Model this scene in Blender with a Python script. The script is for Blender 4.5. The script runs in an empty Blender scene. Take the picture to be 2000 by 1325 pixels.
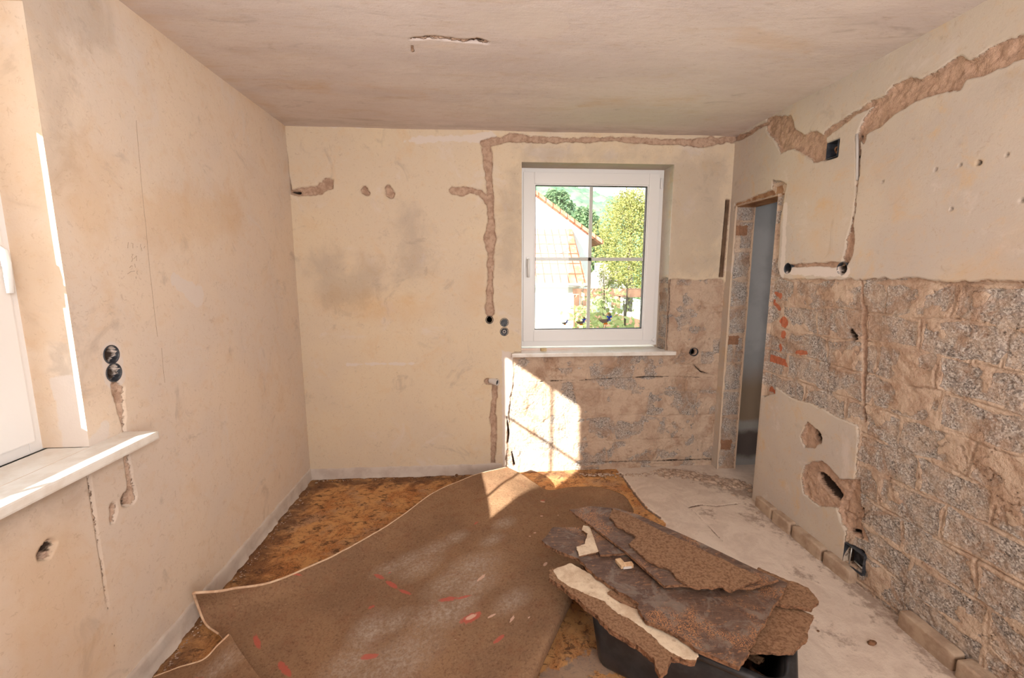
import bpy, bmesh, math, random
import numpy as np
from mathutils import Vector, Matrix
random.seed(7)
scene = bpy.context.scene
COL = scene.collection

# ------------------------------------------------------------------ camera, world, lights, exposure
CAM_H = 1.56
FPX = 855.17
PITCH, YAW, ROLL = 0.148157, 0.070381, -0.000787
_cy, _sy, _cp, _sp = math.cos(YAW), math.sin(YAW), math.cos(PITCH), math.sin(PITCH)
_F = np.array([_sy*_cp, _cy*_cp, -_sp]); _R0 = np.array([_cy, -_sy, 0.0]); _U0 = np.cross(_R0, _F)
_R = math.cos(ROLL)*_R0 + math.sin(ROLL)*_U0
_U = -math.sin(ROLL)*_R0 + math.cos(ROLL)*_U0
cam_d = bpy.data.cameras.new('camera'); cam = bpy.data.objects.new('camera', cam_d); COL.objects.link(cam)
cam_d.sensor_fit = 'HORIZONTAL'; cam_d.sensor_width = 36.0; cam_d.lens = FPX/2000*36
cam_d.clip_start = 0.02; cam_d.clip_end = 2000
cam.matrix_world = Matrix(((_R[0], _U[0], -_F[0], 0), (_R[1], _U[1], -_F[1], 0), (_R[2], _U[2], -_F[2], CAM_H), (0, 0, 0, 1)))
scene.camera = cam

world = bpy.data.worlds.new('sky'); scene.world = world; world.use_nodes = True
_bg = world.node_tree.nodes['Background']
_bg.inputs['Color'].default_value = (0.80, 0.90, 1.0, 1); _bg.inputs['Strength'].default_value = 2.6

SUN_DIR = Vector((0.85, 1.0, -0.592))
sd_ = bpy.data.lights.new('sun', 'SUN'); sd_.energy = 20.0; sd_.angle = math.radians(0.53); sd_.color = (1.0, 0.95, 0.87)
sun = bpy.data.objects.new('sun', sd_); COL.objects.link(sun); sun.rotation_euler = SUN_DIR.to_track_quat('-Z', 'Y').to_euler()
sun.location = (-8, -8, 9)

def area(name, loc, target, sx, sy, energy, col):
    d = bpy.data.lights.new(name, 'AREA'); d.shape = 'RECTANGLE'; d.size = sx; d.size_y = sy; d.energy = energy; d.color = col
    o = bpy.data.objects.new(name, d); COL.objects.link(o); o.location = loc
    o.rotation_euler = (Vector(target)-Vector(loc)).to_track_quat('-Z', 'Y').to_euler()
    return o
# added fill lamp behind the camera; the rear wall itself has no opening
area('rear_fill_light', (0.75, -1.15, 1.6), (-0.35, 3.0, 1.45), 1.7, 1.8, 78, (1.0, 0.975, 0.95))
# unseen lamp added to brighten the neighbouring room's wall
area('next_room_fill', (3.0, 0.2, 1.7), (2.5, 3.2, 1.2), 0.8, 1.2, 11, (0.95, 0.97, 1.0))
# photographer's flash bounced upwards
area('bounce_flash', (0.1, -0.1, 1.75), (-0.1, 0.9, 2.55), 0.30, 0.25, 26, (1.0, 0.97, 0.95))

scene.view_settings.view_transform = 'Standard'; scene.view_settings.look = 'None'
scene.view_settings.exposure = 0.13; scene.view_settings.gamma = 1.0; scene.view_settings.use_curve_mapping = False
scene.cycles.max_bounces = 6; scene.cycles.diffuse_bounces = 3; scene.cycles.transparent_max_bounces = 16
scene.cycles.use_denoising = True; scene.cycles.use_adaptive_sampling = True; scene.cycles.adaptive_threshold = 0.07; scene.cycles.adaptive_min_samples = 12; scene.cycles.sample_clamp_indirect = 8

# ------------------------------------------------------------------ room dimensions and surveying helpers
D, XL, XR, ZC = 3.268, -1.319, 1.873, 2.557
YB = -1.2
def _ray(x, y): return _F + _R*(x-1000)/FPX - _U*(y-662.5)/FPX
def PX(x, y, X=XR): v = _ray(x, y); t = X/v[0]; return (v[1]*t, v[2]*t+CAM_H)      # wall across x: (Y, Z)
def PY(x, y, Y=D): v = _ray(x, y); t = Y/v[1]; return (v[0]*t, v[2]*t+CAM_H)       # wall across y: (X, Z)
def PZ(x, y, Z=0.0): v = _ray(x, y); t = (Z-CAM_H)/v[2]; return (v[0]*t, v[1]*t)   # level surface: (X, Y)
def lin(c):
    return tuple((x/255/12.92 if x/255 <= 0.04045 else ((x/255+0.055)/1.055)**2.4) for x in c)

# ------------------------------------------------------------------ numeric noise
def _hash(i, j, s):
    v = np.sin(i*127.1 + j*311.7 + s*74.7)*43758.5453
    return v - np.floor(v)
def vnoise(x, y, s=0):
    xi = np.floor(x); yi = np.floor(y); fx = x-xi; fy = y-yi
    fx = fx*fx*(3-2*fx); fy = fy*fy*(3-2*fy)
    a = _hash(xi, yi, s); b = _hash(xi+1, yi, s); c = _hash(xi, yi+1, s); d = _hash(xi+1, yi+1, s)
    return (a*(1-fx)+b*fx)*(1-fy) + (c*(1-fx)+d*fx)*fy
def fbm(x, y, o=4, s=0):
    t = 0; a = 0.5; n = 0
    for k in range(o):
        t = t + a*vnoise(x, y, s+k*13); n += a; a *= 0.5; x = x*2.03+17.1; y = y*2.03+5.3
    return t/n
def sstep(a, b, x):
    t = np.clip((x-a)/(b-a), 0, 1); return t*t*(3-2*t)

def seg_dist(u, v, a, b):
    ax, ay = a; bx, by = b; dx, dy = bx-ax, by-ay; L = dx*dx+dy*dy+1e-12
    t = np.clip(((u-ax)*dx+(v-ay)*dy)/L, 0, 1)
    return np.hypot(u-ax-t*dx, v-ay-t*dy), t
def sd_poly(u, v, pts):
    d = np.full(u.shape, 1e9); inside = np.zeros(u.shape, bool)
    n = len(pts)
    for i in range(n):
        a = pts[i]; b = pts[(i+1) % n]
        d = np.minimum(d, seg_dist(u, v, a, b)[0])
        c = ((a[1] > v) != (b[1] > v)) & (u < (b[0]-a[0])*(v-a[1])/((b[1]-a[1]) if abs(b[1]-a[1]) > 1e-9 else 1e-9)+a[0])
        inside ^= c
    return np.where(inside, -d, d)
def sd_line(u, v, pts):                       # pts: (u, v, radius)
    d = np.full(u.shape, 1e9)
    if len(pts) == 1: return np.hypot(u-pts[0][0], v-pts[0][1]) - pts[0][2]
    for a, b in zip(pts[:-1], pts[1:]):
        dd, t = seg_dist(u, v, a[:2], b[:2]); d = np.minimum(d, dd-(a[2]*(1-t)+b[2]*t))
    return d

# ------------------------------------------------------------------ mesh helpers
def tag(o, label=None, cat=None, group=None, kind=None):
    if label: o['label'] = label
    if cat: o['category'] = cat
    if group: o['group'] = group
    if kind: o['kind'] = kind
    return o
def link(name, me, mats=(), parent=None):
    o = bpy.data.objects.new(name, me); COL.objects.link(o)
    for m in (mats if isinstance(mats, (list, tuple)) else [mats]): me.materials.append(m)
    if parent is not None: o.parent = parent
    return o
def empty(name, loc, label, cat, group=None):
    o = bpy.data.objects.new(name, None); COL.objects.link(o); o.location = loc; o.empty_display_size = 0.1
    return tag(o, label, cat, group)
def mesh_np(name, co, faces, smooth=True):
    me = bpy.data.meshes.new(name); n = len(co); m = len(faces); k = faces.shape[1]
    me.vertices.add(n); me.vertices.foreach_set('co', np.ascontiguousarray(co, dtype=np.float32).ravel())
    me.loops.add(m*k); me.loops.foreach_set('vertex_index', np.ascontiguousarray(faces, dtype=np.int32).ravel())
    me.polygons.add(m); me.polygons.foreach_set('loop_start', np.arange(0, m*k, k, dtype=np.int32))
    me.polygons.foreach_set('loop_total', np.full(m, k, dtype=np.int32))
    me.polygons.foreach_set('use_smooth', np.full(m, smooth, dtype=bool))
    me.update(calc_edges=True); return me
def add_attr(me, name, vals):
    a = me.attributes.new(name, 'FLOAT', 'POINT'); a.data.foreach_set('value', np.ascontiguousarray(vals, dtype=np.float32).ravel())
def lines_for(a, b, step, breaks=()):
    bs = sorted([a, b]+[x for x in breaks if a < x < b]); out = [bs[0]]
    for p, q in zip(bs[:-1], bs[1:]):
        n = max(1, int(round((q-p)/step))); out += list(np.linspace(p, q, n+1)[1:])
    return out
ATTRS = ('masonry', 'chase', 'deep', 'grey', 'red', 'white', 'ochre', 'smudge')
def surf(name, O, U, V, N, us, vs, fn, mats, cuts=(), parent=None):
    """Relief surface: point = O + u U + v V + h N, with named wear masks per vertex."""
    O, U, V, N = (np.array(a, float) for a in (O, U, V, N))
    us = np.array(us); vs = np.array(vs); uu, vv = np.meshgrid(us, vs, indexing='ij'); nu, nv = uu.shape
    h, at = fn(uu, vv)
    co = O + uu[..., None]*U + vv[..., None]*V + h[..., None]*N
    idx = np.arange(nu*nv).reshape(nu, nv)
    f = np.stack([idx[:-1, :-1], idx[1:, :-1], idx[1:, 1:], idx[:-1, 1:]], -1).reshape(-1, 4)
    uc = ((us[:-1]+us[1:])/2)[:, None]+0*vs[None, :-1]; vc = ((vs[:-1]+vs[1:])/2)[None, :]+0*us[:-1, None]
    keep = np.ones(uc.shape, bool)
    for (a, b, c, d) in cuts: keep &= ~((uc > a) & (uc < b) & (vc > c) & (vc < d))
    f = f[keep.ravel()]
    if np.dot(np.cross(U, V), N) < 0: f = f[:, ::-1]
    me = mesh_np(name, co.reshape(-1, 3), f)
    for k in ATTRS: add_attr(me, k, at.get(k, np.zeros(uu.shape)))
    return link(name, me, mats, parent)

def make_fn(feats, bl=None, wav=0.0025, seed=0, edge=0.010, depths=None, cuts=()):
    """feats: list of (mask, 'poly'|'line', points[, roughness])."""
    dep = dict(masonry=0.013, chase=0.020, deep=0.075, red=0.0, white=0.0, ochre=0.0, smudge=0.0)
    if depths: dep.update(depths)
    def fn(u, v):
        at = {}
        h = (fbm(u*2.2, v*2.2, 3, seed)-0.5)*wav*3 + (fbm(u*12, v*12, 3, seed+3)-0.5)*wav*0.5
        ez = (fbm(u*16, v*16, 3, seed+5)-0.5)*0.05 + (fbm(u*60, v*60, 2, seed+9)-0.5)*0.012
        for f in feats:
            m, kind, pts = f[:3]; rough = f[3] if len(f) > 3 else 1.0
            P = np.array([p[:2] for p in pts]); pad = 0.25
            r = max([p[2] for p in pts]) if kind == 'line' else 0
            sl = (u > P[:, 0].min()-pad-r) & (u < P[:, 0].max()+pad+r) & (v > P[:, 1].min()-pad-r) & (v < P[:, 1].max()+pad+r)
            if not sl.any(): continue
            uu, vv = u[sl], v[sl]
            s = (sd_poly if kind == 'poly' else sd_line)(uu, vv, pts) + ez[sl]*rough
            w = edge if m in ('masonry', 'chase', 'deep', 'red') else dict(ochre=0.09, smudge=0.10, white=0.018).get(m, 0.03)
            val = np.clip(0.5 - s/(2*w), 0, 1)
            a = at.setdefault(m, np.zeros(u.shape)); a[sl] = np.maximum(a[sl], val)
        mm = at.get('masonry', np.zeros(u.shape)); ch = at.get('chase', np.zeros(u.shape)); dp = at.get('deep', np.zeros(u.shape))
        if bl:
            rh, bw, cov, u0, v0 = bl
            wu = u + (fbm(u*6, v*6, 2, seed+21)-0.5)*0.05; wv = v + (fbm(u*5, v*5, 2, seed+22)-0.5)*0.035
            row = np.floor((wv-v0)/rh); off = _hash(row, row*0+3, seed)*bw*0.6 + (row % 2)*bw*0.5
            cu = (wu-u0+off)/bw; col = np.floor(cu); lu = (cu-col)*bw; lv = ((wv-v0)/rh-row)*rh
            e = np.minimum(np.minimum(lu, bw-lu), np.minimum(lv, rh-lv))
            rnd = _hash(col, row, seed+40); patch = fbm(u*9, v*9, 4, seed+31)
            g = sstep(0.006, 0.018, e+(patch-0.5)*0.05)*sstep(0.0, 0.05, patch-(1.0-cov)*0.55-rnd*0.24)
            at['grey'] = g*sstep(0.4, 0.8, mm)*(1-np.clip(ch*1.5, 0, 1))
            big = (fbm(u*5, v*5, 3, seed+33)-0.5)*0.022; mid = (fbm(u*26, v*26, 3, seed+34)-0.5)*0.012
            ridge = np.abs(fbm(u*11, v*13, 3, seed+35)-0.5); crack = sstep(0.012, 0.0, ridge)*sstep(0.5, 0.62, fbm(u*4, v*4, 2, seed+36))
            joint = sstep(0.007, 0.0, e)*sstep(0.42, 0.6, fbm(u*7, v*7, 2, seed+37))
            h -= sstep(0.3, 0.7, mm)*(dep['masonry'] + big*0.6+mid + at['grey']*0.006 + crack*0.010 + joint*0.011
                                      + (fbm(u*90, v*90, 2, seed+38)-0.5)*0.004*at['grey'])
        h -= sstep(0.3, 0.8, ch)*(dep['chase'] + (fbm(u*35, v*35, 3, seed+50)-0.5)*0.016)
        h -= sstep(0.35, 0.9, dp)*(dep['deep'])
        for (a, b, c, d) in cuts:      # settle to the true plane round openings
            dx = np.maximum(np.maximum(a-u, u-b), 0); dy = np.maximum(np.maximum(c-v, v-d), 0); h = h*sstep(0, 0.02, np.hypot(dx, dy))
        return h, at
    return fn

def box_bm(bm, c, s, rot=None, bev=0.0):
    r = bmesh.ops.create_cube(bm, size=1.0); vs = r['verts']
    for v in vs:
        v.co = Vector((v.co.x*s[0], v.co.y*s[1], v.co.z*s[2]))
    if bev > 0:
        es = list({e for v in vs for e in v.link_edges})
        rr = bmesh.ops.bevel(bm, geom=es, offset=bev, segments=2, affect='EDGES', profile=0.7)
        vs = list(set(rr['verts']) | {v for v in vs if v.is_valid})
    M = (rot if rot is not None else Matrix.Identity(3))
    for v in vs: v.co = M @ v.co + Vector(c)
    return vs
def tube_bm(bm, pts, r, n=10, cap=True):
    pts = [Vector(p) for p in pts]; rings = []
    rs = r if isinstance(r, (list, tuple)) else [r]*len(pts)
    for i, p in enumerate(pts):
        t = (pts[min(i+1, len(pts)-1)]-pts[max(i-1, 0)]).normalized()
        a = t.orthogonal().normalized() if i == 0 else (a - t*a.dot(t)).normalized()
        b = t.cross(a)
        rings.append([bm.verts.new(p + rs[i]*(a*math.cos(2*math.pi*k/n)+b*math.sin(2*math.pi*k/n))) for k in range(n)])
    for p, q in zip(rings[:-1], rings[1:]):
        for k in range(n): bm.faces.new((p[k], p[(k+1) % n], q[(k+1) % n], q[k]))
    if cap: bm.faces.new(rings[0][::-1]); bm.faces.new(rings[-1])
def done(name, bm, mats, parent=None, smooth=False):
    bmesh.ops.recalc_face_normals(bm, faces=bm.faces)
    me = bpy.data.meshes.new(name); bm.to_mesh(me); bm.free()
    if smooth:
        for p in me.polygons: p.use_smooth = True
    return link(name, me, mats, parent)
def boxes(name, specs, mat, parent=None, bev=0.0):
    bm = bmesh.new()
    for (c, s) in specs: box_bm(bm, c, s, bev=bev)
    return done(name, bm, mat, parent)

# ------------------------------------------------------------------ materials
class NT:
    def __init__(s, name):
        s.m = bpy.data.materials.new(name); s.m.use_nodes = True; s.t = s.m.node_tree
        s.b = s.t.nodes['Principled BSDF']; s.out = s.t.nodes['Material Output']
        s.co = s.n('ShaderNodeTexCoord').outputs['Object']
    def n(s, typ, **kw):
        nd = s.t.nodes.new(typ)
        for k, v in kw.items(): setattr(nd, k, v)
        return nd
    def l(s, a, b): s.t.links.new(a, b)
    def put(s, sock, v):
        if isinstance(v, bpy.types.NodeSocket): s.l(v, sock)
        elif isinstance(v, (tuple, list)) and len(v) == 3 and sock.type == 'RGBA': sock.default_value = (*v, 1)
        else: sock.default_value = v
    def noise(s, scale, detail=4, rough=0.55, stretch=None, off=0.0, dist=0.0):
        nd = s.n('ShaderNodeTexNoise'); nd.inputs['Scale'].default_value = scale; nd.inputs['Detail'].default_value = detail
        nd.inputs['Roughness'].default_value = rough; nd.inputs['Distortion'].default_value = dist
        mp = s.n('ShaderNodeMapping'); s.l(s.co, mp.inputs['Vector']); mp.inputs['Location'].default_value = (off, off*0.7, off*1.3)
        if stretch: mp.inputs['Scale'].default_value = stretch
        s.l(mp.outputs['Vector'], nd.inputs['Vector']); return nd.outputs['Fac']
    def voro(s, scale, feat='F1', stretch=None, rnd=1.0, out='Distance'):
        nd = s.n('ShaderNodeTexVoronoi', feature=feat); nd.inputs['Scale'].default_value = scale; nd.inputs['Randomness'].default_value = rnd
        mp = s.n('ShaderNodeMapping'); s.l(s.co, mp.inputs['Vector'])
        if stretch: mp.inputs['Scale'].default_value = stretch
        s.l(mp.outputs['Vector'], nd.inputs['Vector']); return nd.outputs[out]
    def math(s, op, a, b=0.0, clamp=False):
        nd = s.n('ShaderNodeMath', operation=op, use_clamp=clamp); s.put(nd.inputs[0], a); s.put(nd.inputs[1], b); return nd.outputs[0]
    def ramp(s, f, lo, hi, a=0.0, b=1.0):
        nd = s.n('ShaderNodeMapRange', interpolation_type='SMOOTHSTEP'); s.put(nd.inputs[0], f)
        nd.inputs[1].default_value = lo; nd.inputs[2].default_value = hi; nd.inputs[3].default_value = a; nd.inputs[4].default_value = b
        return nd.outputs[0]
    def mix(s, f, a, b, mode='MIX'):
        nd = s.n('ShaderNodeMix', data_type='RGBA', blend_type=mode); s.put(nd.inputs[0], f); s.put(nd.inputs[6], a); s.put(nd.inputs[7], b)
        return nd.outputs[2]
    def attr(s, name): return s.n('ShaderNodeAttribute', attribute_name=name).outputs['Fac']
    def mask(s, name, fine, k=0.35, lo=0.4, hi=0.6):
        a = s.attr(name)
        return s.ramp(s.math('ADD', a, s.math('MULTIPLY', s.math('SUBTRACT', fine, 0.5), s.math('MULTIPLY', s.ramp(a, 0.0, 0.12), k*2))), lo, hi)
    def bump(s, h, strength=0.5, dist=0.01, prev=None):
        nd = s.n('ShaderNodeBump'); nd.inputs['Strength'].default_value = strength; nd.inputs['Distance'].default_value = dist
        s.put(nd.inputs['Height'], h)
        if prev is not None: s.l(prev, nd.inputs['Normal'])
        return nd.outputs['Normal']
    def fin(s, col, rough=0.9, normal=None, spec=0.2):
        s.put(s.b.inputs['Base Color'], col); s.put(s.b.inputs['Roughness'], rough); s.b.inputs['Specular IOR Level'].default_value = spec
        if normal is not None: s.l(normal, s.b.inputs['Normal'])
        return s.m

def plaster_mat(name, base, alt, warm, white=lin((222, 208, 198)), stretch=(1, 1, 1), warmth=0.5,
                mortar=lin((204, 179, 157)), mortar2=lin((180, 151, 130)), chase=lin((198, 168, 146)), scratch=0.0):
    s = NT(name)
    n1 = s.noise(1.6, 3, 0.6, stretch, 3.1); n2 = s.noise(5.5, 5, 0.65, stretch, 9.0, 0.6); n3 = s.noise(24, 5, 0.6, stretch, 1.0); nf = s.noise(140, 2, 0.7); nm = s.noise(60, 3, 0.65)
    c = s.mix(s.ramp(n1, 0.38, 0.62), base, alt)
    c = s.mix(s.math('MULTIPLY', s.ramp(n2, 0.54, 0.72), warmth), c, warm)
    c = s.mix(s.ramp(n3, 0.52, 0.72, 0, 0.30), c, warm)
    c = s.mix(s.ramp(s.noise(42, 3, 0.8, stretch, 51.0, 1.5), 0.56, 0.70, 0, 0.36), c, lin((176, 148, 122)))
    c = s.mix(s.ramp(s.noise(3.1, 5, 0.7, stretch, 21.0, 1.0), 0.56, 0.70, 0, 0.5), c, white)
    c = s.mix(s.ramp(s.noise(4.0, 4, 0.7, stretch, 33.0, 1.5), 0.58, 0.74, 0, 0.30), c, lin((150, 132, 118)))
    c = s.mix(s.math('MULTIPLY', s.mask('ochre', n2, 0.9, 0.15, 1.1), 0.32), c, lin((212, 174, 130)))
    c = s.mix(s.math('MULTIPLY', s.mask('smudge', n2, 0.9, 0.1, 1.1), 0.34), c, lin((150, 138, 130)))
    c = s.mix(s.math('MULTIPLY', s.mask('white', n3, 0.5), 0.85), c, white)
    mm = s.mask('masonry', nm, 0.35)
    mo = s.mix(s.ramp(s.noise(7, 6, 0.7, None, 5.0, 0.5), 0.42, 0.68), mortar, mortar2)
    mo = s.mix(s.ramp(nm, 0.55, 0.75, 0, 0.35), mo, lin((150, 118, 98)))
    vo = s.voro(170, 'F1', out='Color'); sp = s.n('ShaderNodeSeparateColor'); s.l(vo, sp.inputs[0])
    gr = s.mix(s.ramp(sp.outputs[0], 0.15, 0.95), lin((150, 138, 130)), lin((206, 196, 186)))
    gr = s.mix(s.ramp(sp.outputs[1], 0.80, 0.92, 0, 0.7), gr, lin((92, 84, 80)))
    gr = s.mix(s.ramp(s.noise(18, 4), 0.5, 0.7, 0, 0.5), gr, lin((178, 158, 142)))
    gm = s.mask('grey', nm, 0.7, 0.35, 0.65)
    mo = s.mix(s.math('MULTIPLY', gm, s.ramp(s.noise(11, 5, 0.7, None, 17.0), 0.35, 0.6, 0.35, 1.0)), mo, gr)
    c = s.mix(mm, c, mo)
    mz = s.math('MULTIPLY', mm, s.ramp(s.noise(3.4, 6, 0.72, None, 40.0, 0.8), 0.50, 0.62, 0, 0.75)); c = s.mix(mz, c, s.mix(s.ramp(nm, .4, .7), lin((178, 146, 122)), lin((152, 120, 98))))
    cm = s.mask('chase', nm, 0.35)
    cc = s.mix(s.ramp(s.noise(30, 5, 0.7, None, 8.0), 0.4, 0.65), chase, lin((172, 141, 120)))
    c = s.mix(cm, c, cc)
    rm = s.mask('red', nm, 0.6)
    c = s.mix(rm, c, s.mix(n3, lin((190, 98, 66)), lin((186, 124, 96))))
    dm = s.mask('deep', nm, 0.2)
    c = s.mix(dm, c, lin((70, 56, 48)))
    # relief
    rough_zone = s.math('MAXIMUM', mm, cm)
    hgt = s.math('ADD', s.math('MULTIPLY', n3, 0.0009), s.math('MULTIPLY', s.math('MULTIPLY', nm, rough_zone), 0.0085))
    hgt = s.math('ADD', hgt, s.math('MULTIPLY', nf, 0.0004))
    hgt = s.math('ADD', hgt, s.math('MULTIPLY', s.math('MULTIPLY', sp.outputs[0], s.math('MULTIPLY', gm, mm)), 0.0035))
    b = s.bump(hgt, 1.0, 1.0)
    return s.fin(c, 0.95, b, 0.15)

M = {}
M['left'] = plaster_mat('plaster_left', chase=lin((206, 176, 154)), base=lin((226, 205, 184)), alt=lin((220, 202, 186)), warm=lin((216, 184, 150)), warmth=0.35)
M['back'] = plaster_mat('plaster_back', lin((222, 202, 174)), lin((217, 198, 174)), lin((218, 188, 150)), warmth=0.5)
M['right'] = plaster_mat('plaster_right', lin((206, 190, 172)), lin((198, 184, 171)), lin((210, 178, 138)), warmth=0.7, chase=lin((196, 162, 138)))
M['ceil'] = plaster_mat('plaster_ceiling', lin((222, 208, 200)), lin((214, 200, 194)), lin((208, 186, 164)), stretch=(0.6, 2.2, 1), warmth=0.4)

def simple(name, col, rough=0.5, spec=0.4, nscale=0, namt=0.0, col2=None, bump=0.0, bscale=60):
    s = NT(name); c = col
    if col2: c = s.mix(s.ramp(s.noise(nscale, 5, 0.6), 0.4, 0.65), col, col2)
    nrm = s.bump(s.noise(bscale, 4, 0.6), bump, 0.004) if bump else None
    return s.fin(c, rough, nrm, spec)
M['pvc'] = simple('white_pvc', lin((236, 233, 231)), 0.35, 0.5)
M['sill'] = simple('sill_white', lin((236, 230, 222)), 0.3, 0.5, 14, 0, lin((224, 214, 202)))
M['gasket'] = simple('black_gasket', (0.015, 0.015, 0.018), 0.6)
M['black'] = simple('black_plastic', (0.018, 0.019, 0.022), 0.38, 0.5, 20, 0, (0.035, 0.035, 0.038))
M['box'] = simple('socket_plastic', (0.03, 0.033, 0.042), 0.45, 0.4, 40, 0, (0.08, 0.085, 0.095))
M['metal'] = simple('galvanised_metal', (0.55, 0.55, 0.53), 0.35, 0.6); M['metal'].node_tree.nodes['Principled BSDF'].inputs['Metallic'].default_value = 0.8
M['base'] = simple('grey_skirting', lin((206, 192, 180)), 0.8, 0.2, 9, 0, lin((192, 176, 164)), 0.3, 40)
M['pencil'] = simple('pencil', lin((168, 146, 126)), 0.8, 0.1)
M['muntin'] = simple('grey_muntin', lin((206, 204, 198)), 0.4, 0.4)

def glass_mat():
    s = NT('clear_glass'); t = s.t; t.nodes.remove(s.b)
    tr = s.n('ShaderNodeBsdfTransparent'); tr.inputs[0].default_value = (0.97, 0.985, 0.975, 1)
    gl = s.n('ShaderNodeBsdfGlossy'); gl.inputs['Roughness'].default_value = 0.02
    mx = s.n('ShaderNodeMixShader'); lw = s.n('ShaderNodeLayerWeight'); lw.inputs[0].default_value = 0.5
    s.l(s.math('ADD', s.math('MULTIPLY', s.math('POWER', lw.outputs['Facing'], 4.0), 0.6), 0.035), mx.inputs[0]); s.l(tr.outputs[0], mx.inputs[1]); s.l(gl.outputs[0], mx.inputs[2]); s.l(mx.outputs[0], s.out.inputs[0])
    return s.m
M['glass'] = glass_mat()

def floor_mat():
    s = NT('old_floor')
    n2 = s.noise(6, 6, 0.7, None, 2.0, 0.8); n3 = s.noise(26, 6, 0.7, None, 4.0); nf = s.noise(120, 4, 0.7)
    st = s.noise(15, 6, 0.78, (1, 1.5, 1), 12.0, 0.6)
    old = s.mix(s.ramp(n2, 0.42, 0.62), lin((206, 154, 100)), lin((186, 126, 76)))
    old = s.mix(s.ramp(n3, 0.5, 0.66, 0, 0.7), old, lin((150, 106, 74)))
    old = s.mix(s.ramp(s.noise(3.2, 5, 0.7, None, 15.0), 0.52, 0.66, 0, 0.6), old, lin((178, 146, 118)))
    old = s.mix(s.ramp(st, 0.52, 0.61, 0, 0.85), old, lin((92, 66, 50)))
    old = s.mix(s.math('MULTIPLY', s.ramp(nf, 0.52, 0.66), s.ramp(n2, 0.4, 0.6)), old, lin((92, 62, 44)))
    old = s.mix(s.math('MULTIPLY', s.mask('ochre', n2, 1.6, 0.3, 1.1), 0.7), old, lin((100, 72, 56)))     # dark glue residue by the walls
    old = s.mix(s.ramp(s.noise(300, 2), 0.68, 0.74, 0, 0.8), old, lin((220, 200, 176)))
    con = s.mix(s.ramp(n2, 0.4, 0.65), lin((224, 206, 190)), lin((210, 190, 174)))
    con = s.mix(s.ramp(n3, 0.55, 0.75, 0, 0.5), con, lin((186, 162, 142)))
    con = s.mix(s.ramp(nf, 0.66, 0.8, 0, 0.4), con, lin((140, 118, 102)))
    con = s.mix(s.math('MULTIPLY', s.mask('smudge', n3, 1.0, 0.3, 0.8), 0.75), con, lin((150, 126, 110)))
    k = s.mask('white', n3, 0.5)
    c = s.mix(k, old, con)
    c = s.mix(s.math('MULTIPLY', s.mask('grey', n3, 0.8), 0.7), c, lin((158, 140, 126)))
    c = s.mix(s.mask('deep', nf, 0.3), c, lin((120, 98, 84)))
    b = s.bump(n3, 0.4, 0.008); b = s.bump(nf, 0.4, 0.004, b)
    return s.fin(c, 0.85, b, 0.25)
M['floor'] = floor_mat()

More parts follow.
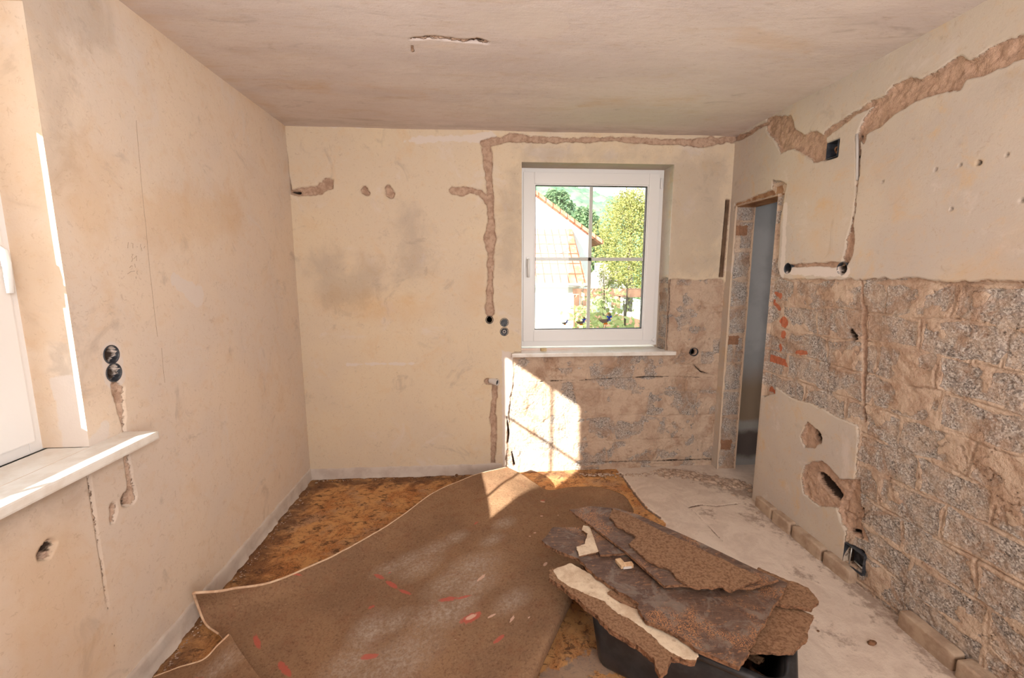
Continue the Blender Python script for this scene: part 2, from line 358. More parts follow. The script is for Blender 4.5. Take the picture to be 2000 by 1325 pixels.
# ------------------------------------------------------------------ setting: back wall
W1 = (0.301, 1.423, 0.962, 2.350)
def LY(*pts): return [(*PY(x, y), r*.88) for x, y, r in pts]
def QY(*pts): return [PY(x, y) for x, y in pts]
back_feats = [
    ('masonry', 'poly', QY((1286, 545), (1412, 546), (1425, 560), (1420, 945), (985, 945), (988, 900), (993, 815), (1000, 752), (1004, 688), (1286, 680)), 0.5),
    ('chase', 'line', LY((948, 284, .035), (951, 300, .042), (953, 325, .030), (957, 372, .024), (959, 430, .026), (957, 465, .050), (959, 500, .028), (957, 560, .026), (956, 600, .030), (957, 612, .038)), 0.5),
    ('chase', 'line', LY((945, 282, .03), (985, 272, .022), (1003, 267, .038), (1025, 271, .024), (1100, 274, .020), (1200, 272, .018), (1300, 277, .020), (1365, 278, .040), (1400, 275, .026), (1440, 270, .028)), 0.6),
    ('chase', 'line', LY((884, 372, .030), (900, 374, .032), (918, 372, .022), (938, 376, .026), (952, 392, .030)), 0.6),
    ('chase', 'line', LY((557, 298, .010), (560, 335, .012), (565, 368, .018)), 0.3),
    ('chase', 'line', LY((566, 374, .022), (600, 374, .026), (625, 370, .032), (640, 362, .038), (640, 355, .034)), 0.8),
    ('deep', 'line', LY((569, 374, .006), (583, 376, .009)), 0.1),
    ('chase', 'line', LY((712, 373, .034), (716, 377, .028)), 0.6),
    ('chase', 'line', LY((757, 366, .024), (762, 379, .030)), 0.7),
    ('chase', 'line', LY((952, 746, .026), (966, 748, .026), (965, 780, .020), (962, 810, .030), (965, 850, .026), (963, 885, .020), (962, 906, .022)), 0.5),
    ('deep', 'line', LY((1035, 748, -.001), (1080, 746, .001), (1140, 744, .002), (1200, 741, .001), (1260, 738, .003), (1320, 737, .003), (1396, 740, .0)), 0.25),
    ('deep', 'line', LY((1130, 908, .002), (1200, 905, .004), (1300, 902, .004), (1392, 900, .005)), 0.2),
    ('deep', 'line', LY((1356, 712, .002), (1372, 728, .004), (1396, 734, .004)), 0.15),
    ('deep', 'line', LY((990, 815, .004), (994, 850, .008), (992, 866, .004)), 0.1),
    ('deep', 'line', LY((1000, 885, .003), (1005, 910, .008)), 0.1),
    ('white', 'poly', QY((556, 244), (740, 250), (950, 246), (1100, 254), (1440, 262), (1436, 256), (1100, 240), (556, 230)), 0.7),
    ('white', 'poly', QY((980, 685), (1002, 690), (998, 930), (982, 930)), 0.4),
    ('white', 'line', LY((790, 275, .01), (955, 268, .04)), 1.0),
    ('smudge', 'line', LY((640, 520, .16), (660, 560, .2), (720, 540, .12)), 1.5),
    ('smudge', 'line', LY((800, 430, .12), (815, 500, .14), (790, 540, .08)), 1.5),
    ('smudge', 'line', LY((1005, 340, .05), (1000, 440, .11), (990, 520, .10)), 1.2),
    ('smudge', 'poly', QY((1010, 285), (1425, 300), (1412, 540), (1290, 540), (1300, 320), (1018, 320)), 2.0),
    ('smudge', 'poly', QY((1325, 300), (1425, 300), (1412, 540), (1310, 540)), 2.0),
    ('ochre', 'line', LY((930, 545, .12), (925, 590, .10)), 1.5),
    ('ochre', 'line', LY((620, 590, .10), (760, 605, .12), (850, 600, .08)), 1.5),
    ('white', 'line', LY((680, 712, .008), (815, 710, .010)), 0.6),
    ('chase', 'poly', [(1.822, 1.53), (1.862, 1.53), (1.870, 2.11), (1.834, 2.11)], 0.02),
    ('white', 'line', LY((1355, 688, .058), (1356, 690, .05)), 0.6),
    ('deep', 'line', LY((1355, 688, .026), (1355, 689, .026)), 0.0),
    ('deep', 'line', LY((956, 625, .024), (956, 626, .024)), 0.0),
    ('deep', 'line', LY((985, 630, .026), (985, 631, .026)), 0.0),
    ('deep', 'line', LY((985, 648, .026), (985, 649, .026)), 0.0),
    ('deep', 'line', LY((969, 746, .022), (969, 747, .022)), 0.0),
]
fnb = make_fn(back_feats, (0.205, 0.40, 0.24, 0.62, 0.03), seed=11, cuts=[W1])
wall_back = surf('wall_back', (0, D, 0), (1, 0, 0), (0, 0, 1), (0, -1, 0),
                 lines_for(XL-0.02, XR+0.02, 0.0058, W1[:2]), lines_for(-0.03, ZC+0.03, 0.0058, W1[2:]), fnb, M['back'], [W1])
tag(wall_back, kind='structure')
_y = (1, 0, 0)
def reveal_fn(feats, seed, bl=None, wav=0.002):
    return make_fn(feats, bl, wav, seed)
rv = dict(parent=wall_back)
surf('window_reveal', (W1[1], D, 0), (0, 1, 0), (0, 0, 1), (-1, 0, 0), lines_for(0, 0.22, 0.006), lines_for(W1[2], W1[3], 0.006),
     reveal_fn([('masonry', 'poly', [(-.1, .9), (.16, .9), (.16, 1.50), (.10, 1.53), (-.1, 1.52)], 0.4), ('white', 'poly', [(-.1, 1.7), (.012, 1.7), (.012, 2.4), (-.1, 2.4)], .2)], 61, (0.205, 0.4, 0.75, 0, 0.03), 0.0012), M['right'], **rv)
surf('window_reveal', (W1[0], D, 0), (0, 1, 0), (0, 0, 1), (1, 0, 0), lines_for(0, 0.22, 0.01), lines_for(W1[2], W1[3], 0.01), reveal_fn([], 62, None, 0.001), M['back'], **rv)
surf('window_reveal', (0, D, W1[3]), (1, 0, 0), (0, 1, 0), (0, 0, -1), lines_for(W1[0], W1[1], 0.01), lines_for(0, 0.22, 0.01), reveal_fn([('smudge', 'poly', [(0, -.1), (2, -.1), (2, .3), (0, .3)], 1.0)], 63, None, 0.001), M['right'], **rv)
M['render'] = simple('outside_render', lin((222, 214, 200)), 0.9, 0.1, 8, 0, lin((210, 200, 186)))
def shell(name, specs, parent): return boxes(name, specs, M['render'], parent)
TB = 0.46   # wall thickness
yo = D+0.22; yt = (yo+D+TB)/2; ty = D+TB-yo
# masonry round the opening, outside the frame line; and the outer half of the wall
shell('outer_wall', [((XL-0.6+(W1[0]-XL+0.6)/2+0.0, yt, 1.2), (W1[0]-XL+0.6, ty, 3.2)), (((W1[1]+2.9)/2, yt, 1.2), (2.9-W1[1], ty, 3.2)),
      (((W1[0]+W1[1])/2, yt, (W1[3]+2.8)/2), (W1[1]-W1[0], ty, 2.8-W1[3])), (((W1[0]+W1[1])/2, yt, (W1[2]-.4)/2), (W1[1]-W1[0], ty, W1[2]+.4))], wall_back)

# ------------------------------------------------------------------ setting: left wall
W2 = (0.29, 1.50, 0.985, 2.345)
def LX(X, *pts): return [(*PX(x, y, X), r) for x, y, r in pts]
def QX(X, *pts): return [PX(x, y, X) for x, y in pts]
left_feats = [
    ('chase', 'line', LX(XL, (228, 755, .020), (233, 775, .018), (240, 815, .011), (244, 855, .008), (247, 885, .008), (253, 925, .010), (258, 955, .014), (258, 972, .022)), 0.35),
    ('chase', 'line', LX(XL, (229, 756, .020), (236, 760, .016)), 0.35),
    ('deep', 'line', LX(XL, (256, 962, .016), (249, 974, .027)), 0.15),
    ('chase', 'line', LX(XL, (220, 990, .005), (222, 1005, .013), (219, 1016, .012)), 0.5),
    ('chase', 'line', LX(XL, (94, 1068, .016), (92, 1080, .020)), 0.5),
    ('deep', 'line', LX(XL, (87, 1080, .020), (98, 1070, .016)), 0.3),
    ('deep', 'line', LX(XL, (172, 915, .001), (182, 990, .000), (196, 1090, -.001), (212, 1190, .000), (226, 1260, -.002)), 0.03),
    ('chase', 'line', LX(XL, (172, 915, .004), (196, 1090, .002), (226, 1275, .001)), 0.08),
    ('ochre', 'poly', QX(XL, (0, 1060), (140, 1010), (190, 1150), (215, 1290), (180, 1400), (0, 1400)), 1.6),
    ('smudge', 'poly', QX(XL, (-60, 1010), (160, 905), (172, 925), (150, 975), (-60, 1060)), 1.3),
    ('ochre', 'line', LX(XL, (200, 340, .10), (180, 420, .12)), 2.0),
    ('ochre', 'line', LX(XL, (290, 430, .14), (450, 420, .14)), 2.2),
    ('white', 'line', LX(XL, (345, 545, .03), (385, 575, .05)), 1.0),
    ('smudge', 'line', LX(XL, (95, 60, .07), (100, 330, .02)), 1.2),
    ('smudge', 'line', LX(XL, (60, 20, .10), (160, 10, .12)), 1.5),
    ('white', 'line', LX(XL, (205, 845, .03), (190, 870, .04)), 0.6),
    ('ochre', 'poly', [(1.4, 2.52), (3.3, 2.52), (3.3, 2.6), (1.4, 2.6)], 0.8),
    ('deep', 'line', [(*PX(218, 693, XL), .027), (*PX(219, 694, XL), .027)], 0.0),
    ('deep', 'line', [(*PX(223, 728, XL), .027), (*PX(224, 729, XL), .027)], 0.0),
    ('white', 'line', LX(XL, (218, 690, .046), (225, 738, .046)), 0.3),
]
fnl = make_fn(left_feats, None, 0.0022, seed=23, edge=0.007, cuts=[W2])
wall_left = surf('wall_left', (XL, 0, 0), (0, 1, 0), (0, 0, 1), (1, 0, 0),
                 lines_for(YB, 0.9, 0.03, [W2[0]])[:-1]+lines_for(0.9, D+0.02, 0.0055, [W2[1]]), lines_for(-0.03, ZC+0.03, 0.0060, W2[2:]), fnl, M['left'], [W2])
tag(wall_left, kind='structure')
FX2 = XL-0.125      # inner face of the left window's sash
surf('window_reveal', (XL, W2[1], 0), (-1, 0, 0), (0, 0, 1), (0, -1, 0), lines_for(0, 0.20, 0.006), lines_for(W2[2], W2[3], 0.006),
     reveal_fn([('ochre', 'poly', [(-.1, 1.3), (.3, 1.3), (.3, 2.3), (-.1, 2.3)], 3.0), ('white', 'poly', [(-.1, .9), (.09, .9), (.085, 1.22), (.04, 1.24), (-.1, 1.20)], .5), ('ochre', 'poly', [(.09, .9), (.3, .9), (.3, 1.3), (.08, 1.3)], 1.0)], 71, None, 0.0006), M['left'], parent=wall_left)
surf('window_reveal', (XL, W2[0], 0), (-1, 0, 0), (0, 0, 1), (0, 1, 0), lines_for(0, 0.20, 0.02), lines_for(W2[2], W2[3], 0.02), reveal_fn([], 72, None, 0.0006), M['left'], parent=wall_left)
surf('window_reveal', (XL, 0, W2[3]), (-1, 0, 0), (0, 1, 0), (0, 0, -1), lines_for(0, 0.20, 0.01), lines_for(W2[0], W2[1], 0.01), reveal_fn([], 73, None, 0.0006), M['left'], parent=wall_left)
xo = XL-0.20; XO = XL-0.43; xt = (xo+XO)/2; tx = xo-XO
OH = 2.27
shell('outer_wall', [((xt, (W2[1]+D+.4)/2, 1.2), (tx, D+.4-W2[1], 3.2)), ((xt, (YB-.3+0.33)/2, 1.2), (tx, 0.33-YB+.3, 3.2)),
      ((xt, (W2[0]+W2[1])/2+.02, (OH+2.8)/2), (tx, W2[1]-W2[0]-.04, 2.8-OH)), ((xt, (W2[0]+W2[1])/2+.02, (W2[2]-.4)/2), (tx, W2[1]-W2[0]-.04, W2[2]+.4))], wall_left)

# ------------------------------------------------------------------ setting: right wall with the doorway
DR = (2.735, 3.200, -0.05, 2.045)
def Z4(*pts, ox=1480, oy=0, k=2.65): return [PX(ox+x/k, oy+y/k) for x, y in pts]
right_feats = [
    ('masonry', 'poly', [PX(1500, 528), PX(1522, 545), PX(1600, 546), PX(1700, 546), PX(1790, 544), PX(1850, 552), PX(1925, 549), PX(2000, 551), (1.0, PX(2000, 551)[1]), (1.0, -.1), (1.9, -.1), PX(1650, 1105), PX(1652, 1040), PX(1640, 1015), PX(1636, 990), PX(1668, 938), PX(1676, 860), PX(1672, 832), PX(1640, 818), PX(1585, 790), PX(1545, 778), PX(1510, 750), PX(1490, 735), PX(1480, 700)], 0.45),
    ('masonry', 'poly', [(2.70, .75), (2.80, .75), (2.80, 2.15), (2.72, 2.13), (2.665, 2.10), (2.690, 1.9), (2.680, 1.6), (2.655, 1.55), (2.6, 1.5), (2.6, .8)], 0.25),
    ('masonry', 'poly', [(2.68, 2.02), (3.22, 2.02), (3.22, 2.07), (2.68, 2.10)], 0.3),
    ('chase', 'poly', Z4((40, 615), (90, 600), (170, 600), (200, 670), (240, 695), (300, 680), (340, 700), (352, 700), (352, 830), (290, 842), (240, 800), (180, 770), (120, 790), (90, 740), (50, 680)), 0.5),
    ('chase', 'line', LX(XR, (1612, 262, .020), (1625, 252, .022), (1645, 238, .016), (1668, 222, .014), (1700, 204, .014), (1725, 194, .020)), 0.5),
    ('chase', 'poly', Z4((500, 720), (540, 620), (600, 545), (650, 500), (700, 440), (780, 405), (850, 405), (920, 370), (1040, 290), (1090, 310), (1130, 290), (1200, 240), (1280, 205), (1378, 175), (1500, 130), (1700, 60), (1700, 180), (1500, 270), (1378, 310), (1200, 370), (1080, 420), (1050, 470), (900, 492), (800, 530), (700, 590), (640, 650), (560, 690), (545, 740)), 0.5),
    ('chase', 'line', LX(XR, (1674, 268, .012), (1675, 300, .013), (1674, 345, .008), (1672, 380, .003), (1669, 410, .003), (1664, 440, .004), (1660, 470, .020), (1657, 495, .026), (1650, 512, .022)), 0.35),
    ('chase', 'line', LX(XR, (1545, 520, .008), (1600, 517, .011), (1645, 517, .012)), 0.3),
    ('chase', 'line', LX(XR, (1432, 272, .018), (1460, 262, .014), (1485, 246, .012), (1500, 240, .016)), 0.4),
    ('deep', 'line', LX(XR, (1674, 268, .008), (1673, 272, .006)), 0.1), ('deep', 'line', LX(XR, (1674, 305, .010), (1675, 310, .008)), 0.1), ('deep', 'line', LX(XR, (1674, 345, .009), (1673, 350, .005)), 0.1),
    ('chase', 'line', LX(XR, (1678, 548, .008), (1680, 640, .010), (1680, 740, .010), (1680, 822, .008)), 0.2),
    ('deep', 'line', LX(XR, (1683, 600, .004), (1684, 680, .006), (1681, 750, .006), (1679, 820, .005)), 0.12),
    ('deep', 'line', LX(XR, (1655, 649, .016), (1661, 660, .020)), 0.2),
    # knocked-out hollow and hole in the low plaster
    ('chase', 'poly', [PX(*a) for a in ((1564, 933), (1571, 909), (1586, 902), (1605, 901), (1620, 912), (1639, 937), (1672, 938), (1676, 1020), (1690, 1060), (1668, 1050), (1651, 1037), (1641, 1020), (1634, 992), (1598, 990), (1569, 965))], 0.25),
    ('deep', 'poly', [PX(*a) for a in ((1592, 923), (1603, 924), (1615, 933.5), (1629, 953), (1638, 967), (1635, 978), (1620, 970), (1598, 946), (1592, 936))], 0.15),
    ('chase', 'poly', [PX(*a) for a in ((1562, 852), (1577, 826), (1603, 848), (1602, 862), (1590, 876), (1572, 874))], 0.3),
    ('deep', 'line', LX(XR, (1594, 849, .028), (1598, 858, .028)), 0.2),
    ('deep', 'line', LX(XR, (1655, 1037, .008), (1668, 1040, .012), (1674, 1052, .006)), 0.2),
    ('deep', 'line', LX(XR, (1678, 995, .008), (1678, 1010, .006)), 0.2),
    ('red', 'line', LX(XR, (1526, 628, .030), (1530, 632, .028)), 0.3), ('red', 'line', LX(XR, (1527, 652, .018), (1526, 658, .014)), 0.6),
    ('red', 'poly', [PX(*a) for a in ((1500, 692), (1530, 703), (1534, 717), (1500, 707))], 0.2),
    ('red', 'line', LX(XR, (1519, 677, .012), (1520, 683, .014)), 0.3), ('red', 'line', LX(XR, (1550, 688, .010), (1568, 690, .016)), 0.5),
    ('red', 'line', LX(XR, (1512, 574, .012), (1520, 578, .012)), 0.5), ('red', 'line', LX(XR, (1508, 588, .010), (1517, 604, .010)), 0.5), ('red', 'line', LX(XR, (1502, 760, .012), (1508, 765, .008)), 0.5),
    ('ochre', 'line', LX(XR, (1700, 350, .030), (1730, 345, .03)), 0.8), ('ochre', 'line', LX(XR, (1742, 378, .02), (1770, 380, .035), (1798, 393, .02)), 0.5),
    ('ochre', 'line', LX(XR, (1560, 370, .06), (1580, 375, .05)), 1.2), ('ochre', 'line', LX(XR, (1610, 410, .05), (1625, 440, .05)), 0.8), ('ochre', 'line', LX(XR, (1770, 470, .04), (1755, 500, .04)), 0.5),
    ('ochre', 'line', LX(XR, (1590, 470, .06), (1610, 500, .06)), 1.2), ('ochre', 'line', LX(XR, (1940, 505, .05), (1985, 460, .05)), 1.0), ('ochre', 'line', LX(XR, (1890, 530, .06), (1970, 535, .06)), 1.2),
    ('ochre', 'line', LX(XR, (1998, 390, .03), (2002, 392, .03)), 0.3), ('deep', 'line', LX(XR, (1995, 392, .006), (2004, 391, .006)), 0.05),
    ('deep', 'line', LX(XR, (1911, 318, .008), (1912, 319, .008)), 0.1), ('deep', 'line', LX(XR, (1876, 322, .004), (1877, 322, .004)), 0.05), ('deep', 'line', LX(XR, (1828, 331, .004), (1829, 331, .004)), 0.05),
    ('deep', 'line', LX(XR, (1724, 355, .003), (1725, 355, .003)), 0.02), ('deep', 'line', LX(XR, (1858, 409, .004), (1858, 410, .003)), 0.02), ('deep', 'line', LX(XR, (1967, 303, .004), (1967, 304, .003)), 0.02),
    ('smudge', 'line', LX(XR, (1930, 180, .02), (1990, 150, .03)), 0.7),
    ('white', 'line', LX(XR, (1535, 400, .018), (1528, 540, .018)), 0.3), ('white', 'line', LX(XR, (1530, 527, .03), (1650, 530, .03)), 0.4),
    ('deep', 'poly', (lambda c: [(c[0]-.042, c[1]-.046), (c[0]+.042, c[1]-.046), (c[0]+.042, c[1]+.046), (c[0]-.042, c[1]+.046)])(PX(1625, 292.5)), 0.0),
    ('deep', 'line', LX(XR, (1538, 524, .028), (1539, 525, .028)), 0.0), ('deep', 'line', LX(XR, (1645, 525, .028), (1646, 526, .026)), 0.0),
    ('deep', 'poly', [PX(*a) for a in ((1650, 1060), (1683, 1080), (1684, 1120), (1648, 1095))], 0.0),
]
fnr = make_fn(right_feats, (0.150, 0.30, 0.60, 0.0, 0.02), seed=37, edge=0.008, cuts=[DR], depths=dict(masonry=0.014))
wall_right = surf('wall_right', (XR, 0, 0), (0, 1, 0), (0, 0, 1), (-1, 0, 0),
                  lines_for(YB, 1.10, 0.04)[:-1]+lines_for(1.10, D+0.02, 0.0050, DR[:2]), lines_for(-0.03, ZC+0.03, 0.0050, [DR[3]]), fnr, M['right'], [(DR[0], DR[1], -1, DR[3])])
tag(wall_right, kind='structure')
TX = 0.155
# far jamb of the doorway: concrete blocks with the odd brick between plaster edges
def jz(y): return PY(1400, y, 3.2)[1]
def jamb_fn(u, v):
    f = [('masonry', 'poly', [(0.02, -.1), (TX-.01, -.1), (TX-.01, 2.1), (0.02, 2.1)], 0.35)]
    for a, b in ((440, 460), (657, 675), (862, 882)):
        f.append(('red', 'poly', [(0.02, jz(b)), (TX-.04, jz(b)), (TX-.04, jz(a)), (0.02, jz(a))], 0.2))
    return make_fn(f, (0.215, 0.9, 0.95, 0.3, 0.01), 0.001, 81)(u, v)
M['jamb'] = plaster_mat('plaster_jamb', lin((216, 190, 164)), lin((210, 184, 160)), lin((214, 176, 134)))
for nd in M['jamb'].node_tree.nodes:      # the bricks here are dull brown
    if nd.type == 'MIX' and nd.inputs[6].default_value[0] > 0.48 and nd.inputs[6].default_value[1] < 0.15: nd.inputs[6].default_value = (*lin((164, 118, 88)), 1); nd.inputs[7].default_value = (*lin((150, 112, 88)), 1)
surf('door_jamb', (XR, DR[1], 0), (1, 0, 0), (0, 0, 1), (0, -1, 0), lines_for(0, TX, 0.005), lines_for(-0.03, DR[3]+.01, 0.006), jamb_fn, M['jamb'], parent=wall_right)
surf('door_jamb', (XR, DR[0], 0), (1, 0, 0), (0, 0, 1), (0, 1, 0), lines_for(0, TX, 0.02), lines_for(-0.03, DR[3]+.01, 0.02), make_fn([], None, 0.001, 82), M['right'], parent=wall_right)
M['lintel'] = simple('lintel_board', lin((176, 136, 104)), 0.85, 0.1, 12, 0, lin((140, 100, 74)), 0.5, 50)
boxes('lintel', [((XR+TX/2+.01, (DR[0]+DR[1])/2, DR[3]+.03), (TX-.006, DR[1]-DR[0]+.1, .06))], M['lintel'], wall_right)
# the room beyond: its far wall, floor comes with the main floor, the rest closes the space
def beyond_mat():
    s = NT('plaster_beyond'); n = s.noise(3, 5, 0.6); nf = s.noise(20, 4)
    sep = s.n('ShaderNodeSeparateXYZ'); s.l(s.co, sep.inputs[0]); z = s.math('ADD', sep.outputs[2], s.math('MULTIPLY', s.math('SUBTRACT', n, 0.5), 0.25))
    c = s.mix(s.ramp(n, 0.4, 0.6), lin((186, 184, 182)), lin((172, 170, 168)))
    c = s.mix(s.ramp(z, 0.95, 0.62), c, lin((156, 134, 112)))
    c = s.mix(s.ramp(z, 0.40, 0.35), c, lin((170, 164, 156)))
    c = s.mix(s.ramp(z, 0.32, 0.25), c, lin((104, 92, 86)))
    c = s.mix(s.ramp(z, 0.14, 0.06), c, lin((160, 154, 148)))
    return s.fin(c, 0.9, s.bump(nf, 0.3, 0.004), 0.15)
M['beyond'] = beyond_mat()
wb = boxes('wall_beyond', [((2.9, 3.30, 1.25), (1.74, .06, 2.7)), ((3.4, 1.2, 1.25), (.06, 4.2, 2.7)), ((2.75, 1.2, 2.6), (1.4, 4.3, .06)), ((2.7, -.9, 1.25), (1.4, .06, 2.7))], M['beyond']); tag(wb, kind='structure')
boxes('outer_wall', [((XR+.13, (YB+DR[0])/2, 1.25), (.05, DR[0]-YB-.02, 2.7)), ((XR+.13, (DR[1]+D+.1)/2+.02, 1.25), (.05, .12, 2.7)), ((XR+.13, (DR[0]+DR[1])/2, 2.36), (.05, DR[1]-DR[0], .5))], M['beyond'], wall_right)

# ------------------------------------------------------------------ setting: ceiling, rear wall, floor
def LZ(Z, *pts): return [(*PZ(x, y, Z), r) for x, y, r in pts]
ceil_feats = [
    ('chase', 'line', LZ(ZC, (803, 76, .006), (840, 74, .010), (870, 77, .008), (905, 82, .007), (932, 80, .016), (950, 84, .012)), 0.25),
    ('deep', 'line', LZ(ZC, (806, 76, .003), (850, 75, .004), (900, 81, .003), (945, 84, .006)), 0.15),
    ('chase', 'line', LZ(ZC, (805, 88, .004), (806, 100, .007)), 0.1),
    ('ochre', 'line', LZ(ZC, (825, 88, .012), (870, 90, .014)), 0.3),
    ('ochre', 'line', LZ(ZC, (250, 5, .04), (400, 120, .03), (560, 236, .03)), 0.9),
    ('smudge', 'line', LZ(ZC, (560, 236, .03), (950, 248, .03), (1400, 262, .03)), 0.9),
    ('ochre', 'line', LZ(ZC, (520, 170, .04), (620, 175, .06)), 1.4), ('ochre', 'line', LZ(ZC, (700, 165, .03), (820, 180, .05)), 1.4), ('ochre', 'line', LZ(ZC, (1050, 60, .05), (1080, 55, .04)), 1.2),
    ('ochre', 'line', LZ(ZC, (1450, 70, .08), (1560, 90, .08)), 1.8), ('ochre', 'line', LZ(ZC, (1150, 200, .05), (1350, 190, .06)), 1.6),
    ('white', 'line', LZ(ZC, (930, 40, .06), (1060, 45, .10)), 1.5),
]
ceiling = surf('ceiling', (0, 0, ZC), (1, 0, 0), (0, 1, 0), (0, 0, -1), lines_for(XL-.03, XR+.03, 0.009),
               lines_for(YB, 1.1, 0.04)[:-1]+lines_for(1.1, D+.03, 0.009), make_fn(ceil_feats, None, 0.0045, 43, edge=0.006, depths=dict(chase=.008, deep=.012)), M['ceil'])
tag(ceiling, kind='structure')
roof = boxes('roof_slab', [((.3, 1.1, ZC+.15), (4.4, 5.6, .2))], M['render'], ceiling)
wall_rear = boxes('wall_rear', [((.28, YB-.05, 1.25), (3.6, .08, 2.8))], M['left']); tag(wall_rear, kind='structure')

def cvx(x, y): return PZ(x, y, 0)
floor_feats = [
    ('white', 'poly', [cvx(1205, 918), cvx(1238, 960), cvx(1262, 990), cvx(1300, 1020), (1.08, 2.2), (1.0, 1.9), (1.06, 1.6), (1.02, 1.3), (1.0, 0.2), (3.6, -1), (3.6, 3.6), (1.0, 3.6)], 0.6),
    ('ochre', 'poly', [(-1.4, 0), (-1.17, 0), (-1.15, 3.1), (1.0, 3.12), (1.0, 3.3), (-1.4, 3.3)], 1.8),
    ('grey', 'line', [(*PZ(1170, 1290), .06), (*PZ(1080, 1325), .04), (.7, 1.35, .06)], 1.2),
    ('deep', 'line', LZ(0, (1345, 992, .005), (1370, 987, .007), (1400, 990, .003), (1440, 985, .004)), 0.15),
    ('deep', 'line', LZ(0, (1350, 995, .003), (1380, 1025, .002), (1412, 1058, .003)), 0.12),
    ('deep', 'line', LZ(0, (1212, 925, .006), (1238, 962, .006), (1262, 992, .006), (1290, 1012, .004)), 0.3),
    ('smudge', 'line', LZ(0, (1330, 925, .05), (1400, 945, .09), (1455, 968, .06)), 1.2),
    ('smudge', 'line', LZ(0, (1470, 1010, .03), (1480, 1020, .04)), 0.8), ('smudge', 'line', LZ(0, (1380, 1005, .03), (1390, 1008, .02)), 0.8),
    ('smudge', 'line', LZ(0, (1470, 990, .03), (1630, 1110, .05), (1870, 1325, .05)), 0.6),
    ('smudge', 'line', LZ(0, (1560, 1120, .02), (1570, 1125, .02)), 0.5), ('smudge', 'line', LZ(0, (1600, 1230, .01), (1640, 1250, .015)), 0.8),
]
def floor_fn(u, v):
    h, at = make_fn(floor_feats, None, 0.002, 53, depths=dict(deep=0.012, chase=0))(u, v)
    w = at.get('white', 0); h = h + sstep(0.3, 0.8, w)*0.006 + (fbm(u*20, v*20, 3, 5)-.5)*0.004*(1-w)
    return h-0.004, at
floor = surf('floor', (0, 0, 0), (1, 0, 0), (0, 1, 0), (0, 0, 1), lines_for(XL-.03, 2.3, 0.0075)+[2.6, 3.0, 3.4], lines_for(YB, 0.9, 0.04)[:-1]+lines_for(0.9, D+.05, 0.0075), floor_fn, M['floor'])
tag(floor, kind='structure')
boxes('floor_slab', [((.9, 1.1, -.2), (5.4, 5.6, .3))], M['render'], floor)

# skirtings
def skirting(name, O, U, L, N, h0, mat):
    """Thin worn painted strip: profile swept along U, leaning onto the wall, with a ragged foot."""
    O, U, N = Vector(O), Vector(U), Vector(N); n = int(L/0.008)
    prof = [(0.012, 0.0, 1), (0.010, 0.012, .4), (0.009, 0.04, .1), (0.008, h0-.01, .1), (0.002, h0, .3), (-0.01, h0+.003, 0)]
    co = []
    t = np.linspace(0, L, n+1)
    for k, (dn, z, r) in enumerate(prof):
        nz = (fbm(t*25, t*0+k, 3, 7)-.5)
        for i in range(n+1): co.append(O+U*t[i]+N*(dn+r*0.030*max(0, nz[i]+.12))+Vector((0, 0, z+(nz[i]*.012 if k >= 3 else 0))))
    K = len(prof); f = np.array([[k*(n+1)+i, k*(n+1)+i+1, (k+1)*(n+1)+i+1, (k+1)*(n+1)+i] for k in range(K-1) for i in range(n)])
    o = link(name, mesh_np(name, np.array([tuple(c) for c in co]), f), mat); return tag(o, kind='structure')
skirting('baseboard_left', (XL, 0.9, 0), (0, 1, 0), D-.9, (1, 0, 0), .088, M['base'])
skirting('baseboard_back', (XL, D, 0), (1, 0, 0), 1.47, (0, -1, 0), .080, M['base'])
# row of half-exposed footing bricks along the right wall
M['foot'] = simple('footing_brick', lin((188, 164, 142)), 0.95, 0.1, 14, 0, lin((166, 140, 120)), 0.8, 45)
bm = bmesh.new(); yy = 2.66; rr = random.Random(4)
while yy > 0.7:
    L = rr.uniform(.16, .27)
    if not (1.72 < yy < 1.98):
        vs = box_bm(bm, (XR-.008, yy-L/2, .035+rr.uniform(-.006, .004)), (.06+rr.uniform(-.01, .012), L-.014, .085), Matrix.Rotation(rr.uniform(-.05, .05), 3, 'Z'))
    yy -= L
bmesh.ops.subdivide_edges(bm, edges=bm.edges[:], cuts=5, use_grid_fill=True)
for v in bm.verts:
    n_ = Vector((rr.uniform(-1, 1), rr.uniform(-1, 1), rr.uniform(-1, 1))); v.co += n_*.0016
foot = done('baseboard_right', bm, M['foot'], smooth=True)
md = foot.modifiers.new('soft', 'SUBSURF'); md.levels = 1; md.render_levels = 1
tag(foot, kind='structure')

